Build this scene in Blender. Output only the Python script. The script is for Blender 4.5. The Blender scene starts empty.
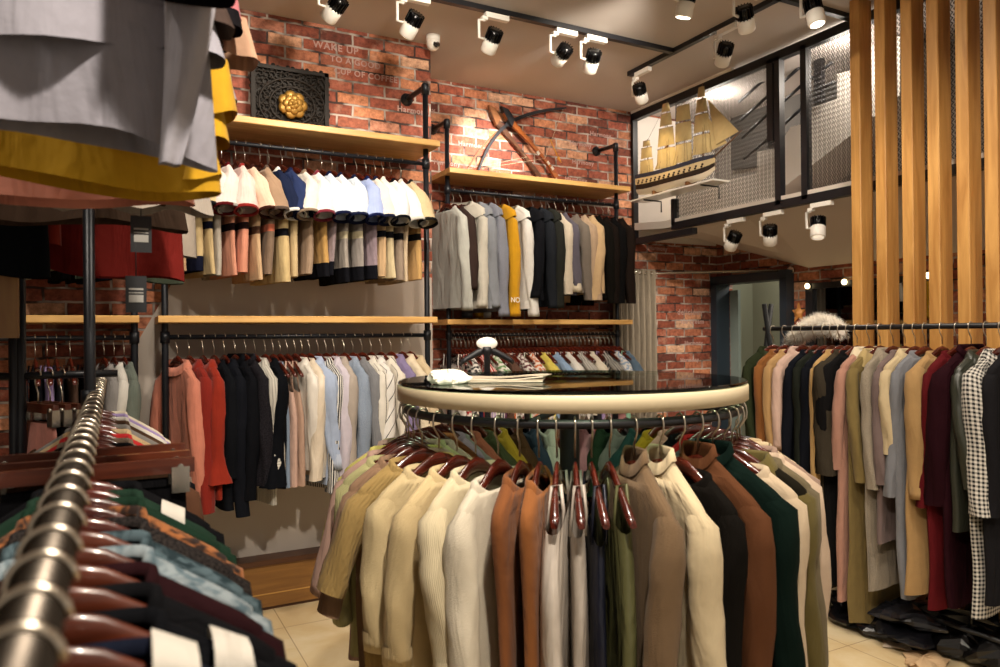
import bpy, math, random
from mathutils import Vector, Matrix
PI = math.pi
S, C, rad = math.sin, math.cos, math.radians
RNG = random.Random(7)
scn = bpy.context.scene
col = scn.collection

# ------------------------------------------------------------------ camera
FPX, YAW, PIT, ROL, EYE = 731.0, rad(27.9), rad(0.15), rad(-0.52), 1.55
FW = Vector((S(YAW)*C(PIT), C(YAW)*C(PIT), S(PIT)))
r0 = Vector((C(YAW), -S(YAW), 0)); u0 = r0.cross(FW)
RT = C(ROL)*r0 + S(ROL)*u0
UP = -S(ROL)*r0 + C(ROL)*u0
CAM = Vector((0, 0, EYE))
def P(x, y, ax, val):
    "point of a real plane (axis = value) seen at photo position x, y"
    d = FW + RT*((x-500)/FPX) + UP*((333.5-y)/FPX)
    return CAM + d*((val-CAM[ax])/d[ax])
cd = bpy.data.cameras.new('camera'); cam = bpy.data.objects.new('camera', cd); col.objects.link(cam)
cam.matrix_world = Matrix((( RT.x, UP.x, -FW.x, 0), (RT.y, UP.y, -FW.y, 0), (RT.z, UP.z, -FW.z, EYE), (0, 0, 0, 1)))
cd.sensor_width = 36; cd.lens = FPX/1000*36; cd.clip_start = .02; cd.clip_end = 60
cd.dof.use_dof = True; cd.dof.focus_distance = 3.2; cd.dof.aperture_fstop = 4.5
scn.camera = cam

# ------------------------------------------------------------------ materials
def lin(h):
    h = h.lstrip('#'); o = []
    for i in (0, 2, 4):
        c = int(h[i:i+2], 16)/255
        o.append(c/12.92 if c <= .04045 else ((c+.055)/1.055)**2.4)
    return (*o, 1)
MC = {}
CLOTH = .68   # overall reflectance of the cloths
def newmat(key):
    m = bpy.data.materials.new(key); m.use_nodes = True
    nt = m.node_tree; b = nt.nodes['Principled BSDF']
    return m, nt, b
def N(nt, t, **kw):
    n = nt.nodes.new(t)
    for k, v in kw.items():
        if k.startswith('i_'):
            k = k[2:]
            k = int(k) if k.isdigit() else k.replace('_', ' ')
            n.inputs[k].default_value = v
        else: setattr(n, k, v)
    return n
def flat(h, rough=.5, metal=0, coat=0, emis=None, es=1, spec=.5):
    k = ('flat', h, rough, metal, coat, emis, es, spec)
    if k in MC: return MC[k]
    m, nt, b = newmat('plain_'+h)
    b.inputs['Base Color'].default_value = lin(h); b.inputs['Roughness'].default_value = rough
    b.inputs['Metallic'].default_value = metal; b.inputs['Coat Weight'].default_value = coat
    b.inputs['Specular IOR Level'].default_value = spec
    if emis:
        b.inputs['Emission Color'].default_value = lin(emis); b.inputs['Emission Strength'].default_value = es
    MC[k] = m; return m
def fab(h, kind='plain', h2=None, per=.03, wid=.2, ang=0.0):
    "woven or knitted cloth; stripes and checks follow the cloth's own length coordinates"
    k = ('fab', h, kind, h2, per, wid, ang)
    if k in MC: return MC[k]
    m, nt, b = newmat('cloth_'+kind+'_'+h)
    L = nt.links.new
    b.inputs['Roughness'].default_value = .38 if kind == 'satin' else .88
    lum = sum(lin(h)[:3])/3
    b.inputs['Sheen Weight'].default_value = .0 if kind == 'satin' or lum < .08 else .06
    b.inputs['Sheen Roughness'].default_value = .6
    b.inputs['Specular IOR Level'].default_value = .4 if kind == 'satin' else (.06 if lum < .04 else .15)
    uv = N(nt, 'ShaderNodeUVMap')
    noise = N(nt, 'ShaderNodeTexNoise', i_Scale=22.0, i_Detail=3.0)
    L(uv.outputs[0], noise.inputs['Vector'])
    mix = N(nt, 'ShaderNodeMix', data_type='RGBA')
    c = tuple(x*CLOTH for x in lin(h)[:3])
    mix.inputs[6].default_value = tuple(x*.86 for x in c[:3])+(1,)
    mix.inputs[7].default_value = tuple(min(1, x*1.1) for x in c[:3])+(1,)
    L(noise.outputs[0], mix.inputs[0]); outc = mix.outputs[2]
    if kind in ('stripe', 'check', 'hoop'):
        sep = N(nt, 'ShaderNodeSeparateXYZ')
        mp = N(nt, 'ShaderNodeMapping'); mp.inputs['Rotation'].default_value = (0, 0, ang)
        L(uv.outputs[0], mp.inputs[0]); L(mp.outputs[0], sep.inputs[0])
        def band(sock):
            a = N(nt, 'ShaderNodeMath', operation='DIVIDE'); a.inputs[1].default_value = per; L(sock, a.inputs[0])
            f = N(nt, 'ShaderNodeMath', operation='FRACT'); L(a.outputs[0], f.inputs[0])
            g = N(nt, 'ShaderNodeMath', operation='LESS_THAN'); g.inputs[1].default_value = wid; L(f.outputs[0], g.inputs[0])
            return g.outputs[0]
        if kind == 'check':
            a = N(nt, 'ShaderNodeMath', operation='ADD'); L(band(sep.outputs[0]), a.inputs[0]); L(band(sep.outputs[1]), a.inputs[1])
            d = N(nt, 'ShaderNodeMath', operation='MULTIPLY'); d.inputs[1].default_value = .5; L(a.outputs[0], d.inputs[0]); fac = d.outputs[0]
        else: fac = band(sep.outputs[0 if kind == 'stripe' else 1])
        m2 = N(nt, 'ShaderNodeMix', data_type='RGBA'); m2.inputs[7].default_value = tuple(x*CLOTH for x in lin(h2)[:3])+(1,)
        L(fac, m2.inputs[0]); L(outc, m2.inputs[6]); outc = m2.outputs[2]
    if kind in ('melange', 'print', 'lace'):
        nz = N(nt, 'ShaderNodeTexNoise', i_Scale={'melange': 240.0, 'print': 48.0, 'lace': 150.0}[kind], i_Detail=2.0)
        L(uv.outputs[0], nz.inputs['Vector'])
        rp = N(nt, 'ShaderNodeValToRGB'); e = rp.color_ramp.elements
        e[0].position = .42; e[1].position = .58; L(nz.outputs[0], rp.inputs[0])
        m2 = N(nt, 'ShaderNodeMix', data_type='RGBA'); m2.inputs[7].default_value = tuple(x*CLOTH for x in lin(h2 or h)[:3])+(1,)
        L(rp.outputs[0], m2.inputs[0]); L(outc, m2.inputs[6]); outc = m2.outputs[2]
    L(outc, b.inputs['Base Color'])
    bump = N(nt, 'ShaderNodeBump', i_Strength=.25, i_Distance=.002)
    if kind in ('knit', 'rib', 'cable'):
        w = N(nt, 'ShaderNodeTexWave', i_Scale={'knit': 110.0, 'rib': 60.0, 'cable': 22.0}[kind], i_Distortion=1.5 if kind != 'cable' else 6.0)
        w.bands_direction = 'X' if kind != 'knit' else 'Y'
        L(uv.outputs[0], w.inputs['Vector']); L(w.outputs[1], bump.inputs['Height'])
        bump.inputs['Strength'].default_value = .4; bump.inputs['Distance'].default_value = .003
    else:
        n2 = N(nt, 'ShaderNodeTexNoise', i_Scale=14.0 if kind == 'satin' else 30.0, i_Detail=4.0)
        L(uv.outputs[0], n2.inputs['Vector']); L(n2.outputs[0], bump.inputs['Height'])
        bump.inputs['Distance'].default_value = .008
    # soft creases running down the cloth
    mp2 = N(nt, 'ShaderNodeMapping'); mp2.inputs['Scale'].default_value = (13, 3.2, 1); mp2.inputs['Rotation'].default_value = (0, 0, .25)
    oi = N(nt, 'ShaderNodeObjectInfo'); av = N(nt, 'ShaderNodeVectorMath', operation='ADD')
    L(uv.outputs[0], av.inputs[0]); L(oi.outputs['Random'], av.inputs[1]); L(av.outputs[0], mp2.inputs[0])
    n3 = N(nt, 'ShaderNodeTexNoise', i_Scale=1.0, i_Detail=3.0, i_Distortion=.6); L(mp2.outputs[0], n3.inputs['Vector'])
    b2 = N(nt, 'ShaderNodeBump', i_Strength=.75 if kind not in ('knit', 'rib', 'cable') else .5, i_Distance=.028)
    L(n3.outputs[0], b2.inputs['Height']); L(bump.outputs[0], b2.inputs['Normal']); L(b2.outputs[0], b.inputs['Normal'])
    MC[k] = m; return m
def wood(h1, h2, axis='X', scale=1.0, rough=.45, coat=0.0):
    k = ('wood', h1, h2, axis, scale, rough)
    if k in MC: return MC[k]
    m, nt, b = newmat('wood_'+h1); L = nt.links.new
    tc = N(nt, 'ShaderNodeTexCoord'); mp = N(nt, 'ShaderNodeMapping')
    st = {'X': (1.2, 14, 14), 'Y': (14, 1.2, 14), 'Z': (14, 14, 1.2)}[axis]
    mp.inputs['Scale'].default_value = tuple(s*scale for s in st)
    oi = N(nt, 'ShaderNodeObjectInfo'); ad = N(nt, 'ShaderNodeVectorMath', operation='ADD')
    sc = N(nt, 'ShaderNodeVectorMath', operation='SCALE'); sc.inputs[3].default_value = 9.0
    cb = N(nt, 'ShaderNodeCombineXYZ'); L(oi.outputs['Random'], cb.inputs[0]); L(oi.outputs['Random'], cb.inputs[1])
    L(cb.outputs[0], sc.inputs[0]); L(tc.outputs['Object'], ad.inputs[0]); L(sc.outputs[0], ad.inputs[1])
    L(ad.outputs[0], mp.inputs[0])
    nz = N(nt, 'ShaderNodeTexNoise', i_Scale=1.6, i_Detail=6.0, i_Roughness=.6, i_Distortion=.8); L(mp.outputs[0], nz.inputs['Vector'])
    rp = N(nt, 'ShaderNodeValToRGB'); e = rp.color_ramp.elements
    e[0].position = .33; e[0].color = lin(h1); e[1].position = .68; e[1].color = lin(h2)
    L(nz.outputs[0], rp.inputs[0]); L(rp.outputs[0], b.inputs['Base Color'])
    b.inputs['Roughness'].default_value = rough; b.inputs['Coat Weight'].default_value = coat
    bp = N(nt, 'ShaderNodeBump', i_Strength=.12, i_Distance=.002); L(nz.outputs[0], bp.inputs['Height']); L(bp.outputs[0], b.inputs['Normal'])
    MC[k] = m; return m
def brick_mat(name, axis):
    m, nt, b = newmat(name); L = nt.links.new
    tc = N(nt, 'ShaderNodeTexCoord'); sp = N(nt, 'ShaderNodeSeparateXYZ'); L(tc.outputs['Object'], sp.inputs[0])
    cb = N(nt, 'ShaderNodeCombineXYZ'); L(sp.outputs[axis], cb.inputs[0]); L(sp.outputs[2], cb.inputs[1])
    dn = N(nt, 'ShaderNodeTexNoise', i_Scale=9.0, i_Detail=3.0); L(cb.outputs[0], dn.inputs['Vector'])
    ds = N(nt, 'ShaderNodeVectorMath', operation='MULTIPLY_ADD'); ds.inputs[1].default_value = (.016, .016, 0)
    L(dn.outputs['Color'], ds.inputs[0]); L(cb.outputs[0], ds.inputs[2])
    def bt(c1, c2, mo, ms):
        t = N(nt, 'ShaderNodeTexBrick', i_Scale=1.0, i_Mortar_Size=ms, i_Mortar_Smooth=.35, i_Bias=0.0, i_Brick_Width=.205, i_Row_Height=.073)
        t.inputs['Color1'].default_value = c1; t.inputs['Color2'].default_value = c2; t.inputs['Mortar'].default_value = mo
        L(ds.outputs[0], t.inputs['Vector']); return t
    t1 = bt((0, 0, 0, 1), (1, 1, 1, 1), (.5, .5, .5, 1), .0075)
    rp = N(nt, 'ShaderNodeValToRGB'); cr = rp.color_ramp
    stops = [(0, '663226'), (.16, '86442f'), (.34, 'a5573f'), (.52, '96503e'), (.68, 'b26c4e'), (.82, 'd08a62'), (.93, 'dcb090'), (1, 'a5503a')]
    while len(cr.elements) < len(stops): cr.elements.new(.5)
    for el, (p, h) in zip(cr.elements, stops): el.position = p; el.color = lin(h)
    L(t1.outputs['Color'], rp.inputs[0])
    n1 = N(nt, 'ShaderNodeTexNoise', i_Scale=26.0, i_Detail=6.0, i_Roughness=.7); L(cb.outputs[0], n1.inputs['Vector'])
    r1 = N(nt, 'ShaderNodeValToRGB'); e = r1.color_ramp.elements; e[0].position = .34; e[0].color = lin('8e7a70'); e[1].position = .62; e[1].color = lin('ffffff')
    L(n1.outputs[0], r1.inputs[0])
    mu = N(nt, 'ShaderNodeMix', data_type='RGBA', blend_type='MULTIPLY'); mu.inputs[0].default_value = .8
    L(rp.outputs[0], mu.inputs[6]); L(r1.outputs[0], mu.inputs[7])
    n2 = N(nt, 'ShaderNodeTexNoise', i_Scale=5.0, i_Detail=5.0, i_Roughness=.65); L(cb.outputs[0], n2.inputs['Vector'])
    r2 = N(nt, 'ShaderNodeValToRGB'); e = r2.color_ramp.elements; e[0].position = .56; e[0].color = (0, 0, 0, 1); e[1].position = .72; e[1].color = (.55, .55, .55, 1)
    L(n2.outputs[0], r2.inputs[0])
    pale = N(nt, 'ShaderNodeMix', data_type='RGBA'); pale.inputs[7].default_value = lin('c9a38a')
    L(r2.outputs[0], pale.inputs[0]); L(mu.outputs[2], pale.inputs[6])
    n3 = N(nt, 'ShaderNodeTexNoise', i_Scale=7.0, i_Detail=2.0); L(cb.outputs[0], n3.inputs['Vector'])
    r3 = N(nt, 'ShaderNodeValToRGB'); e = r3.color_ramp.elements; e[0].position = .42; e[0].color = lin('3d2b26'); e[1].position = .58; e[1].color = lin('b3a69c')  # dark stop paints joint shadow into the pale mortar
    L(n3.outputs[0], r3.inputs[0])
    fin = N(nt, 'ShaderNodeMix', data_type='RGBA'); L(t1.outputs['Fac'], fin.inputs[0]); L(pale.outputs[2], fin.inputs[6]); L(r3.outputs[0], fin.inputs[7])
    L(fin.outputs[2], b.inputs['Base Color']); b.inputs['Roughness'].default_value = .8
    inv = N(nt, 'ShaderNodeMath', operation='SUBTRACT'); inv.inputs[0].default_value = 1.0; L(t1.outputs['Fac'], inv.inputs[1])
    ad = N(nt, 'ShaderNodeMath', operation='MULTIPLY_ADD'); ad.inputs[1].default_value = .35; L(n1.outputs[0], ad.inputs[0]); L(inv.outputs[0], ad.inputs[2])
    bp = N(nt, 'ShaderNodeBump', i_Strength=.8, i_Distance=.012); L(ad.outputs[0], bp.inputs['Height']); L(bp.outputs[0], b.inputs['Normal'])
    return m
def plaster(h, rough=.85, amt=.12):
    k = ('pl', h, rough)
    if k in MC: return MC[k]
    m, nt, b = newmat('plaster_'+h); L = nt.links.new
    tc = N(nt, 'ShaderNodeTexCoord'); nz = N(nt, 'ShaderNodeTexNoise', i_Scale=2.5, i_Detail=5.0); L(tc.outputs['Object'], nz.inputs['Vector'])
    mx = N(nt, 'ShaderNodeMix', data_type='RGBA'); c = lin(h)
    mx.inputs[6].default_value = tuple(x*(1-amt) for x in c[:3])+(1,); mx.inputs[7].default_value = tuple(min(1, x*(1+amt)) for x in c[:3])+(1,)
    L(nz.outputs[0], mx.inputs[0]); L(mx.outputs[2], b.inputs['Base Color']); b.inputs['Roughness'].default_value = rough
    MC[k] = m; return m
def tile_mat():
    m, nt, b = newmat('floor_tile'); L = nt.links.new
    tc = N(nt, 'ShaderNodeTexCoord')
    t = N(nt, 'ShaderNodeTexBrick', offset=0.0, i_Scale=1.0, i_Mortar_Size=.002, i_Brick_Width=.8, i_Row_Height=.8)
    t.inputs['Color1'].default_value = lin('d8c7a4'); t.inputs['Color2'].default_value = lin('d2c09c'); t.inputs['Mortar'].default_value = lin('8f7f66')
    L(tc.outputs['Object'], t.inputs['Vector'])
    nz = N(nt, 'ShaderNodeTexNoise', i_Scale=1.8, i_Detail=7.0, i_Roughness=.62, i_Distortion=1.2); L(tc.outputs['Object'], nz.inputs['Vector'])
    rp = N(nt, 'ShaderNodeValToRGB'); e = rp.color_ramp.elements; e[0].position = .35; e[0].color = lin('e0c9a0'); e[1].position = .6; e[1].color = lin('ffffff')
    L(nz.outputs[0], rp.inputs[0])
    mu = N(nt, 'ShaderNodeMix', data_type='RGBA', blend_type='MULTIPLY'); mu.inputs[0].default_value = .5
    L(t.outputs['Color'], mu.inputs[6]); L(rp.outputs[0], mu.inputs[7]); L(mu.outputs[2], b.inputs['Base Color'])
    b.inputs['Roughness'].default_value = .16
    return m
def glass_mat(h='d5e6da'):
    m = bpy.data.materials.new('table_glass'); m.use_nodes = True; nt = m.node_tree; nt.nodes.remove(nt.nodes['Principled BSDF'])
    tr = N(nt, 'ShaderNodeBsdfTransparent'); tr.inputs[0].default_value = lin(h)
    gl = N(nt, 'ShaderNodeBsdfGlossy', i_Roughness=.02)
    fr = N(nt, 'ShaderNodeFresnel', i_IOR=1.5); mx = N(nt, 'ShaderNodeMixShader')
    nt.links.new(fr.outputs[0], mx.inputs[0]); nt.links.new(tr.outputs[0], mx.inputs[1]); nt.links.new(gl.outputs[0], mx.inputs[2])
    nt.links.new(mx.outputs[0], nt.nodes['Material Output'].inputs[0]); return m

M_BLACK = flat('14151a', .42); M_PIPE = flat('1c1e24', .38, .4); M_CHROME = flat('c9c4bb', .22, 1)
M_HOOK = flat('cfc4b4', .28, 1); M_WHITE = flat('e9e4dc', .45); M_GLASS = glass_mat()
M_HANG = wood('2c0d08', '581e12', 'X', 2.2, .26, .5); M_HANG2 = wood('3f180d', '5e2a17', 'X', 2.2, .35, .3)
M_OAK = wood('b98a4c', 'd9ae6c', 'X', 1.0, .42); M_PINE = wood('a9763a', 'cc9a57', 'Z', 1.0, .5); M_PLINTH = wood('6f4a22', '8c6230', 'X', 1.0, .35)
M_BRICK_X = brick_mat('brick_wall_x', 0); M_BRICK_Y = brick_mat('brick_wall_y', 1)

# ------------------------------------------------------------------ mesh builder
class MB:
    def __init__(s): s.v = []; s.f = []; s.uv = []; s.mi = []; s.sm = []
    def face(s, idx, uvs=None, mi=0, smooth=False):
        s.f.append(idx); s.uv.append(uvs or [(s.v[i][0]+s.v[i][1]*.7, s.v[i][2]+s.v[i][1]*.3) for i in idx]); s.mi.append(mi); s.sm.append(smooth)
    def box(s, c, d, mi=0, rz=0, M=None):
        b = len(s.v)
        for z in (-1, 1):
            for x, y in ((-1, -1), (1, -1), (1, 1), (-1, 1)):
                p = Vector((x*d[0]/2, y*d[1]/2, z*d[2]/2))
                if M: p = M @ p
                elif rz: p = Matrix.Rotation(rz, 3, 'Z') @ p
                s.v.append(tuple(p+Vector(c)))
        for q in ((3, 2, 1, 0), (4, 5, 6, 7), (0, 1, 5, 4), (1, 2, 6, 5), (2, 3, 7, 6), (3, 0, 4, 7)): s.face([b+i for i in q], mi=mi)
        return s
    def loft(s, rings, mi=0, cap0=False, cap1=False, closed=True, smooth=True, mfun=None, loop=False):
        "rings: lists of points of equal length"
        b = len(s.v); n = len(rings[0]); R = [[Vector(p) for p in r] for r in rings]
        us = [0.0]
        mid = R[len(R)//2]
        for i in range(n): us.append(us[-1]+(mid[(i+1) % n]-mid[i]).length)
        vs = [0.0]
        for k in range(1, len(R)): vs.append(vs[-1]+sum((R[k][i]-R[k-1][i]).length for i in range(0, n, max(1, n//6)))/len(range(0, n, max(1, n//6))))
        for r in R: s.v.extend(tuple(p) for p in r)
        nk = len(R) if loop else len(R)-1
        for k in range(nk):
            k2 = (k+1) % len(R)
            for i in range(n if closed else n-1):
                j = (i+1) % n
                va, vb = vs[k], vs[k2] if k2 else vs[k]+.01
                s.face([b+k*n+i, b+k*n+j, b+k2*n+j, b+k2*n+i], [(us[i], va), (us[i+1], va), (us[i+1], vb), (us[i], vb)], mfun(k) if mfun else mi, smooth)
        if cap0: s.face([b+i for i in reversed(range(n))], mi=mi)
        if cap1: s.face([b+(len(R)-1)*n+i for i in range(n)], mi=mi)
        return s
    def tube(s, pts, r, n=8, mi=0, caps=True, loop=False):
        pts = [Vector(p) for p in pts]; rr = r if isinstance(r, (list, tuple)) else [r]*len(pts)
        rings = []; prev = None
        for k, p in enumerate(pts):
            if loop: t = pts[(k+1) % len(pts)]-pts[k-1]
            else: t = pts[min(k+1, len(pts)-1)]-pts[max(k-1, 0)]
            t.normalize()
            if prev is None:
                a = Vector((0, 0, 1)) if abs(t.z) < .9 else Vector((1, 0, 0)); x = t.cross(a).normalized()
            else: x = (prev-t*prev.dot(t)).normalized()
            prev = x; y = t.cross(x)
            rings.append([p+(x*C(2*PI*i/n)+y*S(2*PI*i/n))*rr[k] for i in range(n)])
        return s.loft(rings, mi, caps and not loop, caps and not loop, loop=loop)
    def lathe(s, prof, n=24, c=(0, 0, 0), mi=0, cap0=False, cap1=False, M=None):
        rings = []
        for r, z in prof:
            ring = []
            for i in range(n):
                p = Vector((r*C(2*PI*i/n), r*S(2*PI*i/n), z))
                if M: p = M @ p
                ring.append(p+Vector(c))
            rings.append(ring)
        return s.loft(rings, mi, cap0, cap1)
    def prism(s, poly, off, mi=0):
        "closed outline of 3-D points pushed by a vector"
        b = len(s.v); n = len(poly); off = Vector(off)
        for p in poly: s.v.append(tuple(p))
        for p in poly: s.v.append(tuple(Vector(p)+off))
        s.face([b+i for i in range(n)], mi=mi); s.face([b+n+i for i in reversed(range(n))], mi=mi)
        for i in range(n):
            j = (i+1) % n; s.face([b+j, b+i, b+n+i, b+n+j], mi=mi)
        return s
    def build(s, name, mats, parent=None, loc=None):
        me = bpy.data.meshes.new(name)
        me.from_pydata([tuple(v) for v in s.v], [], s.f)
        lay = me.uv_layers.new(name='UVMap')
        flatuv = [c for f in s.uv for uv in f for c in uv]
        lay.data.foreach_set('uv', flatuv)
        me.polygons.foreach_set('material_index', s.mi); me.polygons.foreach_set('use_smooth', s.sm)
        for m in (mats if isinstance(mats, (list, tuple)) else [mats]): me.materials.append(m)
        me.update()
        o = bpy.data.objects.new(name, me); col.objects.link(o)
        if parent: o.parent = parent
        if loc: o.location = loc
        return o
def link_mesh(name, mesh, parent):
    o = bpy.data.objects.new(name, mesh); col.objects.link(o); o.parent = parent; return o
def tag(o, label, cat, group=None):
    o['label'] = label; o['category'] = cat
    if group: o['group'] = group
    return o
def thing(name, label, cat, loc=(0, 0, 0), rz=0, group=None):
    o = bpy.data.objects.new(name, None); o.empty_display_size = .05; col.objects.link(o)
    o.location = loc; o.rotation_euler = (0, 0, rz)
    return tag(o, label, cat, group)
def struct(name, mb, mats, parent=None):
    o = mb.build(name, mats, parent)
    if not parent: o['kind'] = 'structure'
    return o

# ------------------------------------------------------------------ the room (u = x along the back wall, v = y into the room)
ZC, VA, VB, UJ, UM, UC = 3.45, 4.42, 4.99, 1.845, 3.95, 4.9
PA, PB = 4.10, 4.72
struct('floor', MB().box((2.5, 1.5, -.05), (11, 9, .1)), tile_mat())
struct('ceiling', MB().box((1.0, 1.5, ZC+.05), (7.9, 9, .1)), plaster('b9b0aa', .9, .05))
mb = MB(); mb.box((-.6, VA+.05, ZC/2), (2*(UJ+.6), .1, ZC)); mb.box((UJ-.05, (VA+VB)/2+.05, ZC/2), (.1, VB-VA, ZC))
struct('wall_back', mb, M_BRICK_X)
struct('wall_alcove', MB().box(((UJ+UC)/2, VB+.06, ZC/2), (UC-UJ+.3, .12, ZC)), M_BRICK_X)
# painted lower panel with a slanted edge, behind the hanging shirts
mb = MB()
pts = [(.16, 0), (UJ-.01, 0), (UJ-.01, 1.93), (.33, 1.93), (.10, 1.50), (.10, 0)]
mb.prism([(x, VA-.012, z) for x, z in pts], (0, .01, 0))
struct('trim_panel', mb, plaster('b5aaa0', .8, .04))
# wall with the fitting-room doorway
DV0, DV1, DZ = 4.20, 4.92, 2.0
mb = MB()
mb.box((UC+.06, (DV0+1.2)/2, 1.3), (.12, DV0-1.2, 2.6)); mb.box((UC+.06, (DV0+VB)/2, (DZ+2.6)/2), (.12, VB-DV0, 2.6-DZ))
mb.box((UC+.06, (DV1+VB)/2, DZ/2), (.12, VB-DV1, DZ))
struct('wall_side', mb, M_BRICK_Y)
mb = MB(); mb.box((UC+.06, 3.1, 3.05), (.12, 3.8, .9)); struct('wall_stair', mb, plaster('a9a29b', .8, .05))
M_DOOR = flat('26313c', .4)
mb = MB()
mb.box((UC-.01, DV0-.03, DZ/2), (.16, .07, DZ)); mb.box((UC-.01, DV1+.025, DZ/2), (.16, .07, DZ)); mb.box((UC-.01, (DV0+DV1)/2, DZ+.025), (.16, DV1-DV0+.13, .075))
mb.box((UC+.10, DV1-.05, DZ/2-.03), (.03, .1, DZ-.06), 1)
d = struct('door_1', mb, [M_DOOR, flat('7d8a86', .5)])
mb = MB(); mb.box((6.0, 4.5, 1.2), (.05, 2.4, 2.4)); mb.box((5.5, 5.6, 1.2), (1.1, .05, 2.4)); mb.box((5.5, 3.45, 1.2), (1.0, .05, 2.4)); mb.box((5.5, 4.5, 2.43), (1.1, 2.3, .05))
struct('wall_fitting', mb, plaster('8c8f7e', .8, .04))
struct('wall_left', MB().box((-2.95, 1.5, ZC/2), (.1, 6.5, ZC)), plaster('8a8078', .85))
# plinth along the back wall
mb = MB(); mb.box((.68, 4.355, .15), (2.3, .12, .26), 0); mb.box((.68, 4.345, .275), (2.3, .13, .03), 1); mb.box((.68, 4.293, .095), (2.3, .008, .006), 2); mb.box((.68, 4.36, .012), (2.3, .1, .024), 1)
struct('baseboard_back', mb, [M_PLINTH, flat('4a2a16', .4), flat('b98a48', .3)])
# cornice strip over the stair frame
struct('trim_1', MB().box((UM-.02, 4.4, ZC-.010), (.03, 1.15, .02)), M_WHITE)
struct('trim_white', MB().box((4.42, VB-.008, 2.89), (.92, .012, 1.08)), plaster('cfc8c0', .8, .03))
# sloping soffit under the stair
def quad(mb, a, b, c, d, mi=0):
    k = len(mb.v); mb.v += [tuple(a), tuple(b), tuple(c), tuple(d)]; mb.face([k, k+1, k+2, k+3], mi=mi)
mb = MB()
a0, a1, a2, a3 = (UC+.02, VB+.02, 2.44), (UC+.02, 4.88, 2.33), (UC+.02, 4.0, 2.06), (UC+.02, 1.2, 2.06)
t = .06
def slab(p, q, r, s_):
    up = Vector((0, 0, t))
    poly = [Vector(x) for x in (p, q, r, s_)]
    mb.prism(poly, up)
slab(a0, (UM-.02, VB+.02, 2.44), (UM-.02, 4.6, 2.40), a1); slab(a1, (UM-.02, 4.6, 2.40), (UM-.02, 3.6, 2.40), a2); slab(a2, (UM-.02, 3.6, 2.40), (UM-.02, 1.2, 2.40), a3)
struct('trim_soffit', mb, plaster('c8beb4', .8, .03))

# printed lettering on the brick wallpaper
def text_mesh(name, cu):
    t_ = bpy.data.objects.new('text_source', cu); col.objects.link(t_); dg = bpy.context.evaluated_depsgraph_get(); dg.update()
    me = bpy.data.meshes.new_from_object(t_.evaluated_get(dg)); bpy.data.objects.remove(t_); me.name = name
    o = bpy.data.objects.new(name, me); col.objects.link(o); return o
def lettering(txt, loc, size, side=0, mat=None):
    cu = bpy.data.curves.new('wall_lettering', 'FONT'); cu.body = txt; cu.size = size; cu.extrude = .0006; cu.offset = .0012; cu.space_character = 1.15
    cu.materials.append(mat or M_LET)
    o = text_mesh('wall_lettering', cu); o.location = loc
    o.rotation_euler = (PI/2, 0, -PI/2 if side else 0); o['kind'] = 'structure'; return o
M_LET = flat('b08e86', .8)
yA, yB = VA-.004, VB-.004
for tx_, a_, sz_ in (('WAKE UP', (313, 47), .058), ('TO A GOOD', (330, 61), .05), ('CUP OF COFFEE', (334, 73), .05), ('Harmony', (397, 111), .05)):
    q_ = P(*a_, 1, VA); lettering(tx_, (q_.x, yA, q_.z), sz_)
for x, z in ((1.9, 3.2), (2.1, 2.82), (2.3, 2.98), (3.3, 3.1), (3.32, 2.95), (3.25, 2.8), (2.62, 2.78), (3.5, 3.2), (3.7, 2.75), (4.1, 2.28), (4.5, 1.45), (4.45, 1.3)): lettering('Harmony', (x, yB, z), .05)
lettering('delicious', (4.42, yB, 1.72), .07); lettering('ice cream', (4.46, yB, 1.64), .06)

# ------------------------------------------------------------------ hangers and garments
HW = .187
def bar_z(x): return -.107-.105*(abs(x)/HW)**1.1
def sho(x): return bar_z(x)+bar_h(x)+.015
def bar_h(x): return .022-.011*(abs(x)/HW)
def make_bar():
    mb = MB(); rings = []
    for i in range(25):
        x = -HW+2*HW*i/24; ax = abs(x)/HW
        tz = bar_h(x)*(1 if ax < .97 else .55); ty = .0065+.005*ax**1.5
        if ax > .97: ty *= .7
        oy = .007*ax**2; z = bar_z(x)
        if abs(x) < .03: z = bar_z(.03)+.006*(1-abs(x)/.03)
        rings.append([(x, oy+ty*C(a)*(1 if abs(C(a)) < .8 else 1.05), z+tz*S(a)) for a in [2*PI*k/10 for k in range(10)]])
    mb.loft(rings, cap0=True, cap1=True); return mb
def make_hook(rr=.0185):
    pts = [(0, 0, -.085), (0, 0, -.052), (.004, 0, -.047), (rr, 0, -.024), (rr+.001, 0, -.006)]
    for a in range(0, 200, 20): pts.append((rr*C(rad(a)), 0, rr*S(rad(a))))
    return MB().tube(pts, .0026, 6)
_b = make_bar().build('shoulder_bar', M_HANG); BAR = _b.data; bpy.data.objects.remove(_b)
_b = make_bar().build('shoulder_bar', M_HANG2); BAR2 = _b.data; bpy.data.objects.remove(_b)
_b = make_hook().build('hook', M_HOOK); HOOK = _b.data; bpy.data.objects.remove(_b)
def hanger(loc, rz, label, group, bar=None):
    h = thing('wooden_hanger', label, 'clothes hanger', loc, rz, group)
    link_mesh('shoulder_bar', bar or BAR, h); link_mesh('hook', HOOK, h); return h

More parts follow.
